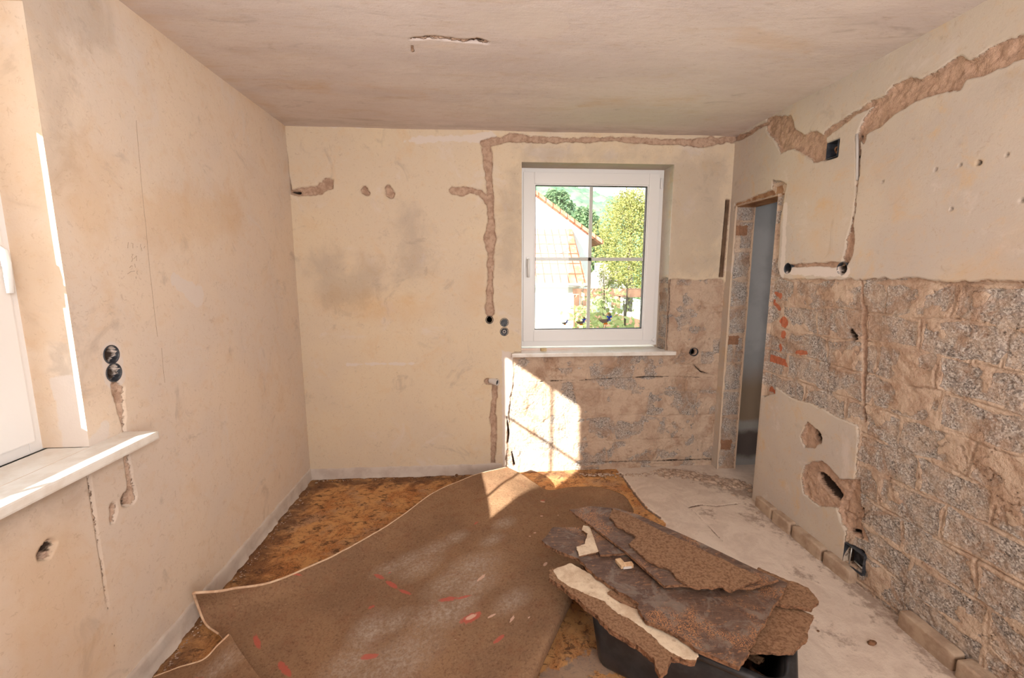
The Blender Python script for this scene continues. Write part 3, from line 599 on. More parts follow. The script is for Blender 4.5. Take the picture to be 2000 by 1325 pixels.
# ------------------------------------------------------------------ windows
def window(name, loc, axis_u, inward, width, height, frame_w, sash_w, mull, handle_side, hinge=True, bw=.026):
    """Casement window: local x along the wall, local y outwards from the room, local z up."""
    root = bpy.data.objects.new(name, None); COL.objects.link(root)
    U = Vector(axis_u); N = -Vector(inward)
    root.matrix_world = Matrix(((U.x, N.x, 0, loc[0]), (U.y, N.y, 0, loc[1]), (0, 0, 1, loc[2]), (0, 0, 0, 1)))
    tag(root, kind='structure')
    def ring(x0, x1, z0, z1, w, y0, y1, wb=None):
        wb = wb or w; yc = (y0+y1)/2; t = y1-y0
        return [((x0+w/2, yc, (z0+z1)/2), (w, t, z1-z0)), ((x1-w/2, yc, (z0+z1)/2), (w, t, z1-z0)),
                (((x0+x1)/2, yc, z1-w/2), (x1-x0-2*w, t, w)), (((x0+x1)/2, yc, z0+wb/2), (x1-x0-2*w, t, wb))]
    boxes('window_frame', ring(0, width, 0, height, frame_w, 0.012, 0.075), M['pvc'], root, 0.002)
    a = frame_w-0.012; b0, b1, c0, c1 = a, width-a, a, height-a
    sash = boxes('sash', ring(b0, b1, c0, c1, sash_w, 0.0, 0.06), M['pvc'], root, 0.005)
    g0, g1, h0, h1 = b0+sash_w, b1-sash_w, c0+sash_w, c1-sash_w
    boxes('glazing_bead', ring(g0-.001, g1+.001, h0-.001, h1+.001, 0.010, 0.012, 0.045), M['pvc'], sash)
    boxes('gasket', ring(g0+.009, g1-.009, h0+.009, h1-.009, 0.004, 0.016, 0.05), M['gasket'], sash)
    bm = bmesh.new(); x0, x1, z0, z1 = g0+.006, g1-.006, h0+.006, h1-.006
    for y in (0.022, 0.044):
        bm.faces.new([bm.verts.new(p) for p in ((x0, y, z0), (x1, y, z0), (x1, y, z1), (x0, y, z1))])
    done('glass_pane', bm, M['glass'], sash)
    if mull:
        cx, cz = (g0+g1)/2+mull[0], (h0+h1)/2+mull[1]
        boxes('glazing_bar', [((cx, .033, (h0+h1)/2), (bw, .010, h1-h0)), (((g0+g1)/2, .033, cz), (g1-g0, .010, bw))], M['muntin'], sash)
    hx = b0+sash_w*0.45 if handle_side < 0 else b1-sash_w*0.45; hz = height*handle_side_z[name]
    bm = bmesh.new(); box_bm(bm, (hx, -.006, hz), (.028, .012, .07), bev=.004)
    h = done('handle', bm, M['handle'], sash)
    bm = bmesh.new(); tube_bm(bm, [(hx, -.008, hz+.012), (hx, -.035, hz+.014), (hx, -.047, hz+.004), (hx, -.050, hz-.03), (hx, -.048, hz-.12)], [.009, .009, .010, .011, .009], 12)
    done('handle_lever', bm, M['handle'], h, True)
    if hinge:
        hx = b1+.010 if handle_side < 0 else b0-.010
        bm = bmesh.new(); tube_bm(bm, [(hx, -.004, c1-.11), (hx, -.004, c1-.035)], .008, 12); box_bm(bm, (hx, -.002, c1-.075), (.016, .012, .06), bev=.002)
        done('hinge', bm, M['pvc'], root, False)
        bm = bmesh.new(); tube_bm(bm, [(hx, -.004, c0-.012), (hx, -.004, c0+.02)], .008, 12); box_bm(bm, (hx-.008, -.003, c0+.005), (.02, .008, .02), bev=.001)
        done('hinge', bm, M['pvc'], root, False)
    return root
M['handle'] = simple('handle_white', lin((240, 238, 236)), 0.25, 0.5)
handle_side_z = {'window_1': 0.485, 'window_2': 0.47}
w1 = window('window_1', (W1[0]-.012, D+.165, W1[2]+.022), (1, 0, 0), (0, -1, 0), 1.142, 1.378, .052, .085, (0.0, .0), -1)
# left window: local x runs back towards the camera
w2 = window('window_2', (FX2-.01, W2[0]-.01, W2[2]-.004), (0, 1, 0), (1, 0, 0), W2[1]-W2[0]+.02, W2[3]-W2[2]+.008, .050, .113, (0.0, -.04), 1, False, .020)
s1 = boxes('window_sill', [((.868, D+.155, .949), (1.112, .17, .026))], M['sill'], None)
bm = bmesh.new(); box_bm(bm, (.862, D+.02, .951), (1.270, .13, .030), bev=.006); box_bm(bm, (.862, D+.115, .951), (1.118, .12, .0298))
bpy.data.objects.remove(s1); s1 = done('window_sill', bm, M['sill']); tag(s1, kind='structure'); s1.name = 'window_sill'
bm = bmesh.new(); box_bm(bm, (XL+.045, (W2[1]+.150+W2[0]-.12)/2, .968), (.145, W2[1]-W2[0]+.27, .032), bev=.007); box_bm(bm, (XL-.065, (W2[1]+W2[0])/2, .968), (.13, W2[1]-W2[0]-.004, .0318))
s2 = done('window_sill', bm, M['sill']); tag(s2, kind='structure')
# outside sills
boxes('outer_sill', [((.862, D+.36, .945), (1.12, .28, .02))], M['metal'], s1)
boxes('outer_sill', [((XL-.33, .9, .965), (.28, 1.2, .02))], M['metal'], s2)

poly = [(1.826, 1.535), (1.856, 1.535), (1.866, 2.105), (1.840, 2.105)]
bm = bmesh.new(); f_ = bm.faces.new([bm.verts.new((x, D+.008, z)) for x, z in poly]); e_ = bmesh.ops.extrude_face_region(bm, geom=[f_])
for v in e_['geom']:
    if isinstance(v, bmesh.types.BMVert): v.co.y += .02
done('slot_shade_strip', bm, simple('slot_shade_brown', lin((112, 90, 72)), .9, .1, 14, 0, lin((92, 72, 58)), .5, 60), wall_back)  # dark brown strip added as the shade inside the corner slot
# pipework of the pencil lines and numbers on the left wall
bm = bmesh.new()
def stroke(bm, pts, r=.0011):
    P = [PX(x, y, XL) for x, y in pts]; h, _ = fnl(np.array([p[0] for p in P]), np.array([p[1] for p in P]))
    tube_bm(bm, [(XL+float(h[i])+.0004, P[i][0], P[i][1]) for i in range(len(P))], r, 5)
stroke(bm, [(265+(x)/9.0, 235+y) for x, y in [(0, 0), (20, 30), (45, 60), (70, 90), (90, 120), (115, 150), (140, 180), (170, 210), (195, 240), (225, 270), (255, 300), (290, 330), (320, 360), (350, 390), (385, 423)]], .0009)
stroke(bm, [(316, 680), (319, 720), (322, 748)], .0008)
done('pencil_line', bm, M['pencil'], wall_left)
bm = bmesh.new()
K = 11.04
for st in ([(325, 370), (320, 440), (318, 500)], [(390, 385), (430, 400), (425, 440), (430, 500)], [(515, 465), (535, 470)], [(600, 405), (590, 460), (615, 495), (625, 560)], [(690, 450), (665, 500)],
           [(400, 625), (435, 625), (405, 680), (430, 730), (405, 790)], [(455, 725), (510, 660), (510, 770)],
           [(365, 920), (400, 875), (430, 885)], [(470, 830), (490, 915)], [(320, 1055), (400, 1000), (480, 990)], [(530, 985), (525, 1040), (545, 1065)], [(505, 1110), (510, 1160)]):
    stroke(bm, [(220+x/K, 440+y/K) for x, y in st], .0009)
done('pencil_numbers', bm, M['pencil'], wall_left)

# ------------------------------------------------------------------ wall boxes and pipe ends
def circle_pts(r, n=28): return [(r*math.cos(2*math.pi*k/n), r*math.sin(2*math.pi*k/n)) for k in range(n)]
def frame_at(o, loc, inward):
    N = Vector(inward); Zv = Vector((0, 0, 1)); X = Zv.cross(N)   # local y = outwards from wall, local x, z in the wall
    o.matrix_world = Matrix(((X.x, N.x, 0, loc[0]), (X.y, N.y, 0, loc[1]), (0, 0, 1, loc[2]), (0, 0, 0, 1)))
def round_box(loc, inward, r, label, kind='open', depth=.048, name='socket_box', proud=0.001):
    root = bpy.data.objects.new(name, None); COL.objects.link(root); frame_at(root, loc, inward)
    tag(root, label, 'pipe' if name == 'conduit_end' else 'electrical box', None)
    bm = bmesh.new(); n = 28
    rings = []
    for rr_, y in ((r+.0035, -.004), (r+.0035, proud), (r, proud+.001), (r-.001, -.004), (r-.002, -depth)):
        rings.append([bm.verts.new((x*rr_/r, y, z*rr_/r)) for x, z in circle_pts(r)])
    for p, q in zip(rings[:-1], rings[1:]):
        for k in range(n): bm.faces.new((p[k], p[(k+1) % n], q[(k+1) % n], q[k]))
    done('box_wall', bm, M['box'], root, True)
    bm = bmesh.new(); bm.faces.new([bm.verts.new((x, -depth+.001, z)) for x, z in circle_pts(r-.0015)])
    bmesh.ops.extrude_face_region(bm, geom=bm.faces[:]); done('back_plate', bm, M['box'], root)
    if kind == 'lit':     # worn patches of bright plaster dust inside
        bm = bmesh.new(); box_bm(bm, (r*.62, -.018, .006), (.004, .022, .016), bev=.001); done('screw_post', bm, M['dust'], root)
    if kind == 'cap':
        bm = bmesh.new(); prev = None
        for rr_, y in ((r-.001, -.003), (r*.5, -.002), (r*.45, -.006), (r*.28, -.006), (r*.26, -.001), (0.0045, -.001), (.004, -.008), (.0001, -.008)):
            ring = [bm.verts.new((x*rr_/r, y, z*rr_/r)) for x, z in circle_pts(r)]
            if prev:
                for k in range(n): bm.faces.new((prev[k], prev[(k+1) % n], ring[(k+1) % n], ring[k]))
            prev = ring
        done('cover', bm, M['box'], root, True)
        bm = bmesh.new(); prev = None
        for rr_, y in ((r*.42, .0005), (r*.40, .0015), (r*.28, .0015), (r*.26, .0005)):
            ring = [bm.verts.new((x*rr_/r, y, z*rr_/r)) for x, z in circle_pts(r)]
            if prev:
                for k in range(n): bm.faces.new((prev[k], prev[(k+1) % n], ring[(k+1) % n], ring[k]))
            prev = ring
        done('ring', bm, M['dust'], root, True)
    if kind == 'flat':
        bm = bmesh.new(); f = bm.faces.new([bm.verts.new((x, -.003, z)) for x, z in circle_pts(r-.0005)]); e = bmesh.ops.extrude_face_region(bm, geom=[f])
        for v in e['geom']:
            if isinstance(v, bmesh.types.BMVert): v.co.y -= .004
        done('cover', bm, M['box'], root)
    return root
M['dust'] = simple('plaster_dust', lin((206, 196, 188)), 0.9, 0.1)
IL, IB, IR = (1, 0, 0), (0, -1, 0), (-1, 0, 0)
def on_left(x, y): a = PX(x, y, XL); return (XL, a[0], a[1])
def on_back(x, y): a = PY(x, y, D); return (a[0], D, a[1])
def on_right(x, y): a = PX(x, y, XR); return (XR, a[0], a[1])
round_box(on_left(218, 693), IL, .031, 'open round black socket box, upper of the pair beside the left window sill')
round_box(on_left(223, 728), IL, .031, 'open round black socket box, lower of the pair, touching the top of the groove')
round_box(on_back(956, 625), IB, .027, 'open round socket box at the foot of the long vertical groove left of the window')
round_box(on_back(985, 630), IB, .030, 'black round socket box with plain face beside the window, above its ringed twin', 'flat')
round_box(on_back(985, 648), IB, .030, 'black round socket box with a pale ring in its centre beside the window', 'cap')
round_box(on_right(1539, 525), IR, .032, 'round black socket box nearest the doorway at the left end of the short horizontal groove')
round_box(on_right(1645, 525), IR, .032, 'round black socket box at the far end of the short horizontal groove from the doorway')
round_box(on_back(1356, 688), IB, .030, 'round pipe hole in a pale plaster patch between window sill and doorway', name='conduit_end')
# slanting pipe stub in the ragged recess below the window's left corner
root = empty('pipe_stub', (0, 0, 0), 'short dark open pipe stub sticking out of a ragged recess beside the sunlit patch', 'pipe')
a = on_back(972, 746); bm = bmesh.new(); n = 20
ax = Vector((.75, -.62, -.05)).normalized(); p0 = Vector(a)+Vector((-.055, .02, .006)); p1 = Vector(a)+Vector((0.0, -.028, 0))
u_ = ax.orthogonal().normalized(); v_ = ax.cross(u_); rings = []
for (c, r_) in ((p0, .024), (p1, .024), (p1, .0205), (p0, .020)):
    rings.append([bm.verts.new(c+r_*(u_*math.cos(2*math.pi*k/n)+v_*math.sin(2*math.pi*k/n))) for k in range(n)])
for p, q in zip(rings[:-1], rings[1:]):
    for k in range(n): bm.faces.new((p[k], p[(k+1) % n], q[(k+1) % n], q[k]))
done('pipe_body', bm, M['dust'], root, True)
bm = bmesh.new(); c = p1-ax*.012; bm.faces.new([bm.verts.new(c+.0204*(u_*math.cos(2*math.pi*k/n)+v_*math.sin(2*math.pi*k/n))) for k in range(n)]); done('pipe_mouth', bm, M['box'], root)
# square boxes in the right wall
def square_box(c, w, hgt, label, clip):
    root = bpy.data.objects.new('junction_box', None); COL.objects.link(root); frame_at(root, (XR, c[0], c[1]), IR); tag(root, label, 'electrical box')
    t = .003; dp = .055
    boxes('box_wall', [((-w/2, -dp/2, 0), (t, dp, hgt)), ((w/2, -dp/2, 0), (t, dp, hgt)), ((0, -dp/2, hgt/2), (w, dp, t)), ((0, -dp/2, -hgt/2), (w, dp, t)), ((0, -dp, 0), (w, t, hgt))], M['box'], root)
    if clip == 'loop':
        bm = bmesh.new(); tube_bm(bm, [(.012*math.cos(q*.5), -.03-.004*math.sin(q), .015*math.sin(q*.5)) for q in range(13)], .005, 8); done('cable_loop', bm, M['lintel'], root, True)
    else:
        bm = bmesh.new(); tube_bm(bm, [(-.02, -.002, -hgt/2+.01), (-.018, -.004, hgt/2-.005)], .003, 8); tube_bm(bm, [(w/2-.005, -.02, -.03), (-.01, -.02, -.02)], .004, 8); done('metal_strip', bm, M['metal'], root, True)
square_box(PX(1625, 292.5), .075, .082, 'square black junction box with cable loop beside the ragged gap near the ceiling', 'loop')
square_box(PX(1666, 1092), .115, .105, 'square black box with metal strip in the masonry just above the floor', 'strip')
# grey cable conduit lying in the vertical groove of the right wall
bm = bmesh.new(); tube_bm(bm, [(XR+.007, *PX(x, y)) for x, y in ((1671, 262), (1672, 290), (1672, 330), (1672, 352))], .007, 8)
tag(done('cable_conduit', bm, simple('conduit_grey', lin((196, 188, 182)), 0.6, 0.3), None, True), 'thin grey cable conduit running down the groove in the right wall', 'cable')
bm = bmesh.new(); c = on_back(1061, 675); box_bm(bm, (c[0]+.01, D+.055, .966+.0115), (.045, .03, .023), Matrix.Rotation(.15, 3, 'Z'), .003)
tag(done('wooden_block', bm, simple('block_wood', lin((214, 190, 150)), 0.7, 0.2, 30, 0, lin((196, 168, 126)))), 'small yellowish wooden block lying on the window sill', 'block')

# ------------------------------------------------------------------ carpet / flooring sheet with felt back
def catmull(P, t):
    """P: list of arrays along axis 0, t in [0, n-1]."""
    n = len(P); i = np.clip(np.floor(t).astype(int), 0, n-2); f = t-i
    g = lambda k: P[np.clip(k, 0, n-1)]
    p0, p1, p2, p3 = g(i-1), g(i), g(i+1), g(i+2); f = f.reshape(-1, *([1]*(P.ndim-1)))
    return 0.5*((2*p1)+(-p0+p2)*f+(2*p0-5*p1+4*p2-p3)*f**2+(-p0+3*p1-3*p2+p3)*f**3)
def felt_mat():
    s = NT('felt_backing'); n1 = s.noise(2.4, 5, 0.6); n2 = s.noise(14, 5, 0.7, None, 3.0); nf = s.noise(210, 4, 0.75); nm = s.noise(60, 4, 0.7, None, 6.0)
    c = s.mix(s.ramp(n1, 0.38, 0.62), lin((138, 108, 84)), lin((152, 119, 91)))
    c = s.mix(s.ramp(n2, 0.48, 0.7, 0, 0.5), c, lin((138, 98, 74)))
    c = s.mix(s.ramp(s.noise(95, 5, 0.8, None, 8.0), 0.48, 0.66, 0, 0.7), c, lin((104, 76, 60)))
    c = s.mix(s.ramp(s.noise(130, 4, 0.8, None, 28.0), 0.58, 0.72, 0, 0.5), c, lin((198, 166, 138)))
    c = s.mix(s.ramp(nm, 0.58, 0.74, 0, 0.4), c, lin((186, 152, 122)))
    c = s.mix(s.math('MULTIPLY', s.attr('dust'), s.ramp(nm, 0.35, 0.7, 0.2, 0.8)), c, lin((186, 170, 156)))
    c = s.mix(s.ramp(s.math('ADD', s.attr('pink'), s.math('MULTIPLY', s.math('SUBTRACT', nm, 0.5), 0.9)), 0.55, 0.75, 0, 0.8), c, lin((190, 96, 82)))
    c = s.mix(s.ramp(s.math('ADD', s.attr('pale'), s.math('MULTIPLY', s.math('SUBTRACT', nm, 0.5), 0.5)), 0.5, 0.65, 0, 0.85), c, lin((214, 176, 156)))
    b = s.bump(nf, 0.5, 0.003); b = s.bump(nm, 0.4, 0.005, b)
    return s.fin(c, 0.95, b, 0.1)
M['felt'] = felt_mat()
M['lino'] = simple('lino_face', lin((226, 196, 166)), 0.6, 0.3, 30, 0, lin((206, 168, 136)))
def sheet(name, rows, nu, nv, marks, th, label, cat, wr=0.004, seed=3):
    P = np.array([[(*PZ(x, y, z), z) for (x, y, z) in r] for r in rows])      # (v, u, 3)
    A = catmull(P, np.linspace(0, P.shape[0]-1, nv)); B = catmull(np.swapaxes(A, 0, 1).copy(), np.linspace(0, P.shape[1]-1, nu))
    co = B                                                                    # (u, v, 3)
    X, Y = co[..., 0], co[..., 1]
    co = co.copy(); co[..., 2] += (fbm(X*5, Y*5, 3, seed)-.5)*wr*3 + (fbm(X*40, Y*40, 2, seed)-.5)*.0015
    co[..., 2] = np.maximum(co[..., 2], .006)
    idx = np.arange(nu*nv).reshape(nu, nv)
    f = np.stack([idx[:-1, :-1], idx[1:, :-1], idx[1:, 1:], idx[:-1, 1:]], -1).reshape(-1, 4)
    me = mesh_np(name, co.reshape(-1, 3), f)
    for k, blobs in marks.items():
        val = np.zeros(X.shape)
        for (px, py, r, s_) in blobs:
            cx, cy = PZ(px, py, .09); ca, sa = math.cos(s_[0]), math.sin(s_[0]); dx = X-cx; dy = Y-cy
            q = np.hypot((dx*ca+dy*sa)/s_[1], (-dx*sa+dy*ca))/r
            val = np.maximum(val, np.clip(1.25-q, 0, 1)*s_[2])
        add_attr(me, k, val)
    o = link(name, me, [M['felt'], M['lino']])
    if me.polygons[len(me.polygons)//2].normal.z < 0: me.flip_normals()
    def rim(line, r0, r1, part='pale_edge'):
        bm_ = bmesh.new(); L = [Vector(p) for p in line[::2]]; m_ = len(L)
        tube_bm(bm_, [p+Vector((0, 0, -.001)) for p in L], [r0+(r1-r0)*i/(m_-1) for i in range(m_)], 8)
        e = done(part, bm_, M['lino'], o, True); e['label'] = 'cream cut edge'
    rim(co[:, 0, :], *(.006, .0022) if name == 'flooring_sheet' else (.003, .005))
    if name == 'flooring_sheet': rim(co[0, :70, :], .006, .004)
    md = o.modifiers.new('thickness', 'SOLIDIFY'); md.thickness = th; md.offset = -1; md.material_offset = 1; md.material_offset_rim = 1
    return tag(o, label, cat)
rows = [
 [(378,1157,.22),(455,1150,.17),(530,1137,.13),(620,1100,.11),(700,1060,.10),(790,1004,.10),(850,960,.11),(905,937,.13),(945,922,.15),(990,912,.16)],
 [(386,1182,.13),(470,1182,.09),(560,1168,.07),(650,1135,.06),(730,1092,.06),(815,1035,.07),(878,990,.09),(930,957,.12),(975,938,.15),(1018,925,.15)],
 [(402,1218,.06),(510,1222,.05),(620,1215,.045),(700,1180,.045),(770,1135,.055),(850,1085,.07),(915,1035,.09),(965,990,.12),(1005,965,.14),(1042,941,.12)],
 [(436,1250,.05),(540,1280,.04),(650,1275,.04),(740,1240,.045),(810,1190,.06),(890,1135,.08),(955,1080,.10),(1005,1030,.11),(1040,992,.10),(1070,957,.06)],
 [(470,1330,.04),(600,1345,.04),(720,1325,.045),(810,1285,.055),(880,1235,.075),(950,1180,.095),(1010,1120,.11),(1062,1055,.10),(1095,1000,.08),(1118,952,.05)],
 [(600,1420,.04),(720,1410,.04),(830,1375,.05),(900,1325,.07),(955,1275,.09),(1015,1215,.11),(1065,1145,.12),(1110,1070,.11),(1145,1005,.09),(1168,953,.08)],
 [(760,1480,.04),(850,1460,.06),(920,1420,.08),(975,1370,.10),(1020,1310,.12),(1065,1240,.135),(1102,1165,.135),(1142,1085,.12),(1182,1010,.10),(1215,966,.10)],
 [(880,1540,.04),(920,1500,.06),(965,1450,.08),(1005,1400,.09),(1040,1335,.09),(1076,1258,.10),(1112,1182,.10),(1156,1098,.09),(1200,1030,.07),(1233,987,.05)],
 [(890,1560,.0),(925,1520,.01),(968,1470,.01),(1004,1415,.01),(1036,1352,.015),(1070,1277,.015),(1106,1200,.015),(1152,1112,.015),(1198,1042,.01),(1238,1000,.01)],
]
o_ = (0.6, 1.6, .8)
dust = [(845, 1068, .07, o_), (890, 1048, .05, o_), (925, 1105, .10, (.3, 1.5, .9)), (880, 1135, .09, o_), (930, 1140, .08, o_), (800, 1085, .07, o_), (760, 1100, .06, o_), (860, 1195, .09, (.2, 1.7, .9)), (720, 1215, .08, (1.2, 1.5, .9)),
        (770, 1200, .06, o_), (680, 1280, .09, (.8, 1.4, .8)), (780, 1270, .12, o_), (820, 1100, .08, o_), (985, 1030, .05, o_), (960, 1060, .05, o_), (700, 1310, .06, o_), (1000, 1180, .06, o_), (905, 1175, .06, o_)]
pink = [(740, 1115, .018, (-.6, 3.5, 1)), (765, 1130, .020, (-.7, 3.5, 1)), (790, 1145, .016, (-.6, 4, 1)), (725, 1170, .02, o_), (875, 1167, .022, (0, 3, 1)), (905, 1165, .012, (.2, 5, 1)), (500, 1235, .018, (-.9, 4, 1)), (550, 1280, .02, (-.9, 3, 1)), (560, 1290, .015, (-.9, 3, 1)), (720, 1262, .022, (0, 2.5, 1)),
        (920, 1205, .035, (.4, 2.2, 1)), (975, 1250, .015, (.6, 3, 1)), (660, 1325, .02, o_), (500, 1150, .015, (.1, 6, .9)), (570, 1132, .012, (.2, 6, .9)), (930, 1025, .02, o_), (1060, 975, .02, o_), (760, 1108, .012, o_)]
pale = [(940, 1130, .014, (.8, 3.2, 1)), (1060, 978, .016, (-.5, 2, 1)), (1058, 1010, .014, o_), (1044, 1045, .012, o_), (1035, 1052, .010, o_), (920, 1203, .018, (.4, 2.5, .9)), (1000, 1215, .010, (1, 3, 1)), (1065, 1112, .012, (1, 2.5, 1)), (960, 1205, .008, (.4, 4, 1)), (890, 1245, .008, o_), (1033, 1217, .008, o_), (1090, 1005, .010, o_)]
carpet = sheet('flooring_sheet', rows, 230, 200, dict(dust=dust, pink=pink, pale=pale), .005, 'large curled floor covering sheet turned over to its brown felt backing across the floor', 'floor covering', .005)
rows2 = [
 [(300,1322,.02),(350,1303,.03),(398,1288,.045),(425,1262,.075),(448,1240,.10)],
 [(250,1400,.03),(350,1375,.04),(420,1345,.055),(455,1310,.075),(476,1282,.085)],
 [(200,1500,.04),(380,1470,.05),(470,1430,.06),(510,1390,.07),(530,1350,.075)],
 [(300,1640,.04),(450,1580,.05),(560,1520,.06),(600,1460,.065),(610,1420,.065)],
]
flap = sheet('flooring_offcut', rows2, 90, 70, dict(dust=[(430, 1290, .06, o_)], pink=[(360, 1318, .03, (.4, 3, 1)), (330, 1325, .03, (.4, 3, 1))], pale=[]), .005, 'torn pointed offcut of brown felt-backed floor covering beside the left wall, over the big sheet', 'floor covering', .004, 9)
rows3 = [[(1005,917,.05),(1035,922,.06),(1058,940,.05),(1070,956,.02)],[(1000,914,.012),(1040,932,.012),(1062,950,.012),(1072,962,.012)]]

# ------------------------------------------------------------------ black mortar tub
C0 = Vector((.368, 1.512)); d1 = Vector((.81, -.586)); d2 = Vector((.586, .81)); TL_, TW_, TH_ = .70, .44, .30
def tub_ring(inset, z, rad, n=6):
    """Rounded rectangle in tub coordinates."""
    pts = []; a0, a1, b0, b1 = inset, TL_-inset, inset, TW_-inset
    for cx, cy, st in ((a1-rad, b0+rad, -90), (a1-rad, b1-rad, 0), (a0+rad, b1-rad, 90), (a0+rad, b0+rad, 180)):
        for k in range(n+1):
            t = math.radians(st+90*k/n); x = cx+rad*math.cos(t); y = cy+rad*math.sin(t)
            p = C0+d1*x+d2*y; pts.append((p.x, p.y, z))
    return pts
tub = empty('mortar_tub', (C0.x+.3, C0.y, .0), 'black rectangular plastic mortar tub on the floor heaped with broken boards', 'tub')
def loft(name, rings, mat, parent, cap0=False, cap1=False):
    bm = bmesh.new(); R_ = [[bm.verts.new(p) for p in r] for r in rings]; n = len(R_[0])
    for p, q in zip(R_[:-1], R_[1:]):
        for k in range(n): bm.faces.new((p[k], p[(k+1) % n], q[(k+1) % n], q[k]))
    if cap0: bm.faces.new(R_[0])
    if cap1: bm.faces.new(R_[-1])
    o = done(name, bm, mat, None, True)
    if parent: o.parent = parent; o.matrix_parent_inverse = parent.matrix_world.inverted()
    return o
bpy.context.view_layer.update()
loft('tub_body', [tub_ring(.055, .008, .05), tub_ring(.048, .02, .06), tub_ring(.018, .285, .06), tub_ring(.022, .285, .056), tub_ring(.054, .024, .056)], M['black'], tub, True, True)
loft('tub_rim', [tub_ring(.016, .283, .062), tub_ring(-.016, .280, .085), tub_ring(-.018, .290, .086), tub_ring(-.012, .299, .082), tub_ring(.006, .301, .070), tub_ring(.016, .296, .062), tub_ring(.022, .280, .056)], M['black'], tub)

# ------------------------------------------------------------------ broken boards
def board_mats():
    def dark(name, c1, c2, c3, amt, sc=9):
        s = NT(name); n1 = s.noise(sc, 6, 0.75, (1, 2.6, 1), 3.0, 1.4); n2 = s.noise(40, 5, 0.7, (1, 2, 1)); nf = s.noise(160, 3, 0.7)
        w = s.n('ShaderNodeTexWave', wave_type='BANDS'); w.inputs['Scale'].default_value = 26; w.inputs['Distortion'].default_value = 22; w.inputs['Detail'].default_value = 4; w.inputs['Detail Scale'].default_value = 2
        s.l(s.co, w.inputs[0])
        c = s.mix(s.ramp(n1, 0.4, 0.6), c1, c2)
        c = s.mix(s.math('MULTIPLY', s.ramp(w.outputs['Fac'], 0.55, 0.85), s.ramp(s.noise(4.5, 4, .6, None, 13.0), 0.50, 0.60, 0.0, 1.0)), c, c3)
        c = s.mix(s.ramp(n2, 0.56, 0.68, 0, amt*.8), c, c3)
        c = s.mix(s.ramp(s.noise(7, 6, .75, None, 31.0, 1.0), 0.50, 0.60, 0, .6), c, lin((134, 120, 110)))
        c = s.mix(s.ramp(nf, 0.62, 0.78, 0, .35), c, lin((176, 150, 128)))
        return s.fin(c, 0.62, s.bump(nf, .35, .003, s.bump(n2, .4, .004)), .35)
    M['board_dark'] = dark('board_dark', lin((88, 66, 56)), lin((110, 86, 72)), lin((176, 124, 84)), .85)
    M['board_felt'] = simple('board_felt', lin((150, 116, 90)), 0.95, 0.1, 110, 0, lin((118, 88, 66)), 0.9, 90)
    M['board_edge'] = simple('board_edge', lin((142, 104, 78)), 0.95, 0.1, 60, 0, lin((92, 66, 50)), 0.8, 110)
    s = NT('board_pale'); n = s.noise(10, 6, .7, None, 2.0); nf = s.noise(60, 5, .7)
    c = s.mix(s.ramp(n, .4, .62), lin((226, 206, 180)), lin((198, 172, 146))); c = s.mix(s.ramp(nf, .58, .72, 0, .6), c, lin((150, 118, 94)))
    M['board_pale'] = s.fin(c, .9, s.bump(nf, .5, .004), .1)
board_mats()
def zone3(pts): return [(1000+x/3.077, 900+y/3.077) for x, y in pts]
def board(name, pts, z, th, top, label, tear=(), tilt=(0, 0), seed=1, cat='board', edge='board_edge', sub=26, bend=0.0, amp=.007, layers=3, parent=None, dz=None):
    """Slab cut to an outline with torn, layered fibrous edges; pts are outline stations on the level z, tear lists the torn sides."""
    rr = random.Random(seed); P = [Vector(PZ(x, y, z)) for x, y in zone3(pts)]; n = len(P)
    cx = sum((p for p in P), Vector((0, 0)))/n
    def outline(k):
        r2 = random.Random(seed*31+k); out = []
        for i in range(n):
            a, b = P[i], P[(i+1) % n]; L = (b-a).length; m = max(1, int(L/.0065)); nr = Vector(((b-a).y, -(b-a).x)).normalized()
            jag = amp if (tear == 'all' or i in tear) else .0006
            ph = r2.uniform(0, 50)
            for j in range(m):
                t = j/m; s = a.lerp(b, t)
                nz = float(fbm(np.array([ph+L*t*28]), np.array([k*3.0]), 3, seed)[0]-.5)*2.6 + float(vnoise(np.array([ph+L*t*130]), np.array([k*5.0]), seed)[0]-.5)*.6
                out.append(s+nr*nz*jag*(1.0 if 0 < t < 1 else .3)+nr*(-k*.0015 if jag > .001 else 0))
        return out
    def zz(p):
        q = p-cx; return z+tilt[0]*q.x+tilt[1]*q.y+bend*(q.x*q.x+q.y*q.y)+(float(fbm(np.array([p.x*7]), np.array([p.y*7]), 2, seed)[0])-.5)*.006
    base = outline(0)
    bm = bmesh.new()
    top_v = [bm.verts.new((p.x, p.y, zz(p))) for p in base]
    ft = bm.faces.new(top_v); ft.material_index = 0
    prev = top_v; N_ = len(base)
    for k in range(1, layers+1):
        cur = []
        for i, p in enumerate(base):
            q = p+(Vector((rr.uniform(-1, 1), rr.uniform(-1, 1)))*(.0025 if (tear) else .0003) if k < layers else Vector((0, 0)))
            cur.append(bm.verts.new((q.x, q.y, zz(p)-th*k/layers)))
        for i in range(N_):
            f = bm.faces.new((prev[i], prev[(i+1) % N_], cur[(i+1) % N_], cur[i])); f.material_index = 1
        prev = cur
    fb = bm.faces.new(prev[::-1]); fb.material_index = 1
    bmesh.ops.triangulate(bm, faces=[f for f in bm.faces if len(f.verts) > 4])
    o = done(name, bm, [M[top], M[edge]], parent)
    return tag(o, label, cat) if label else o
board('scratched_board', [(180,480),(250,400),(400,400),(620,380),(1000,450),(1655,735),(1365,1240),(1100,1130),(1000,1050),(800,960),(762,900),(765,862),(650,790),(520,700),(400,590),(250,530)], .352, .015, 'board_dark',
      'largest dark brown board with orange scratches lying across the black tub', tear=(0, 5, 7, 8, 9, 10, 11, 12, 13, 14, 15), seed=5, amp=.005)
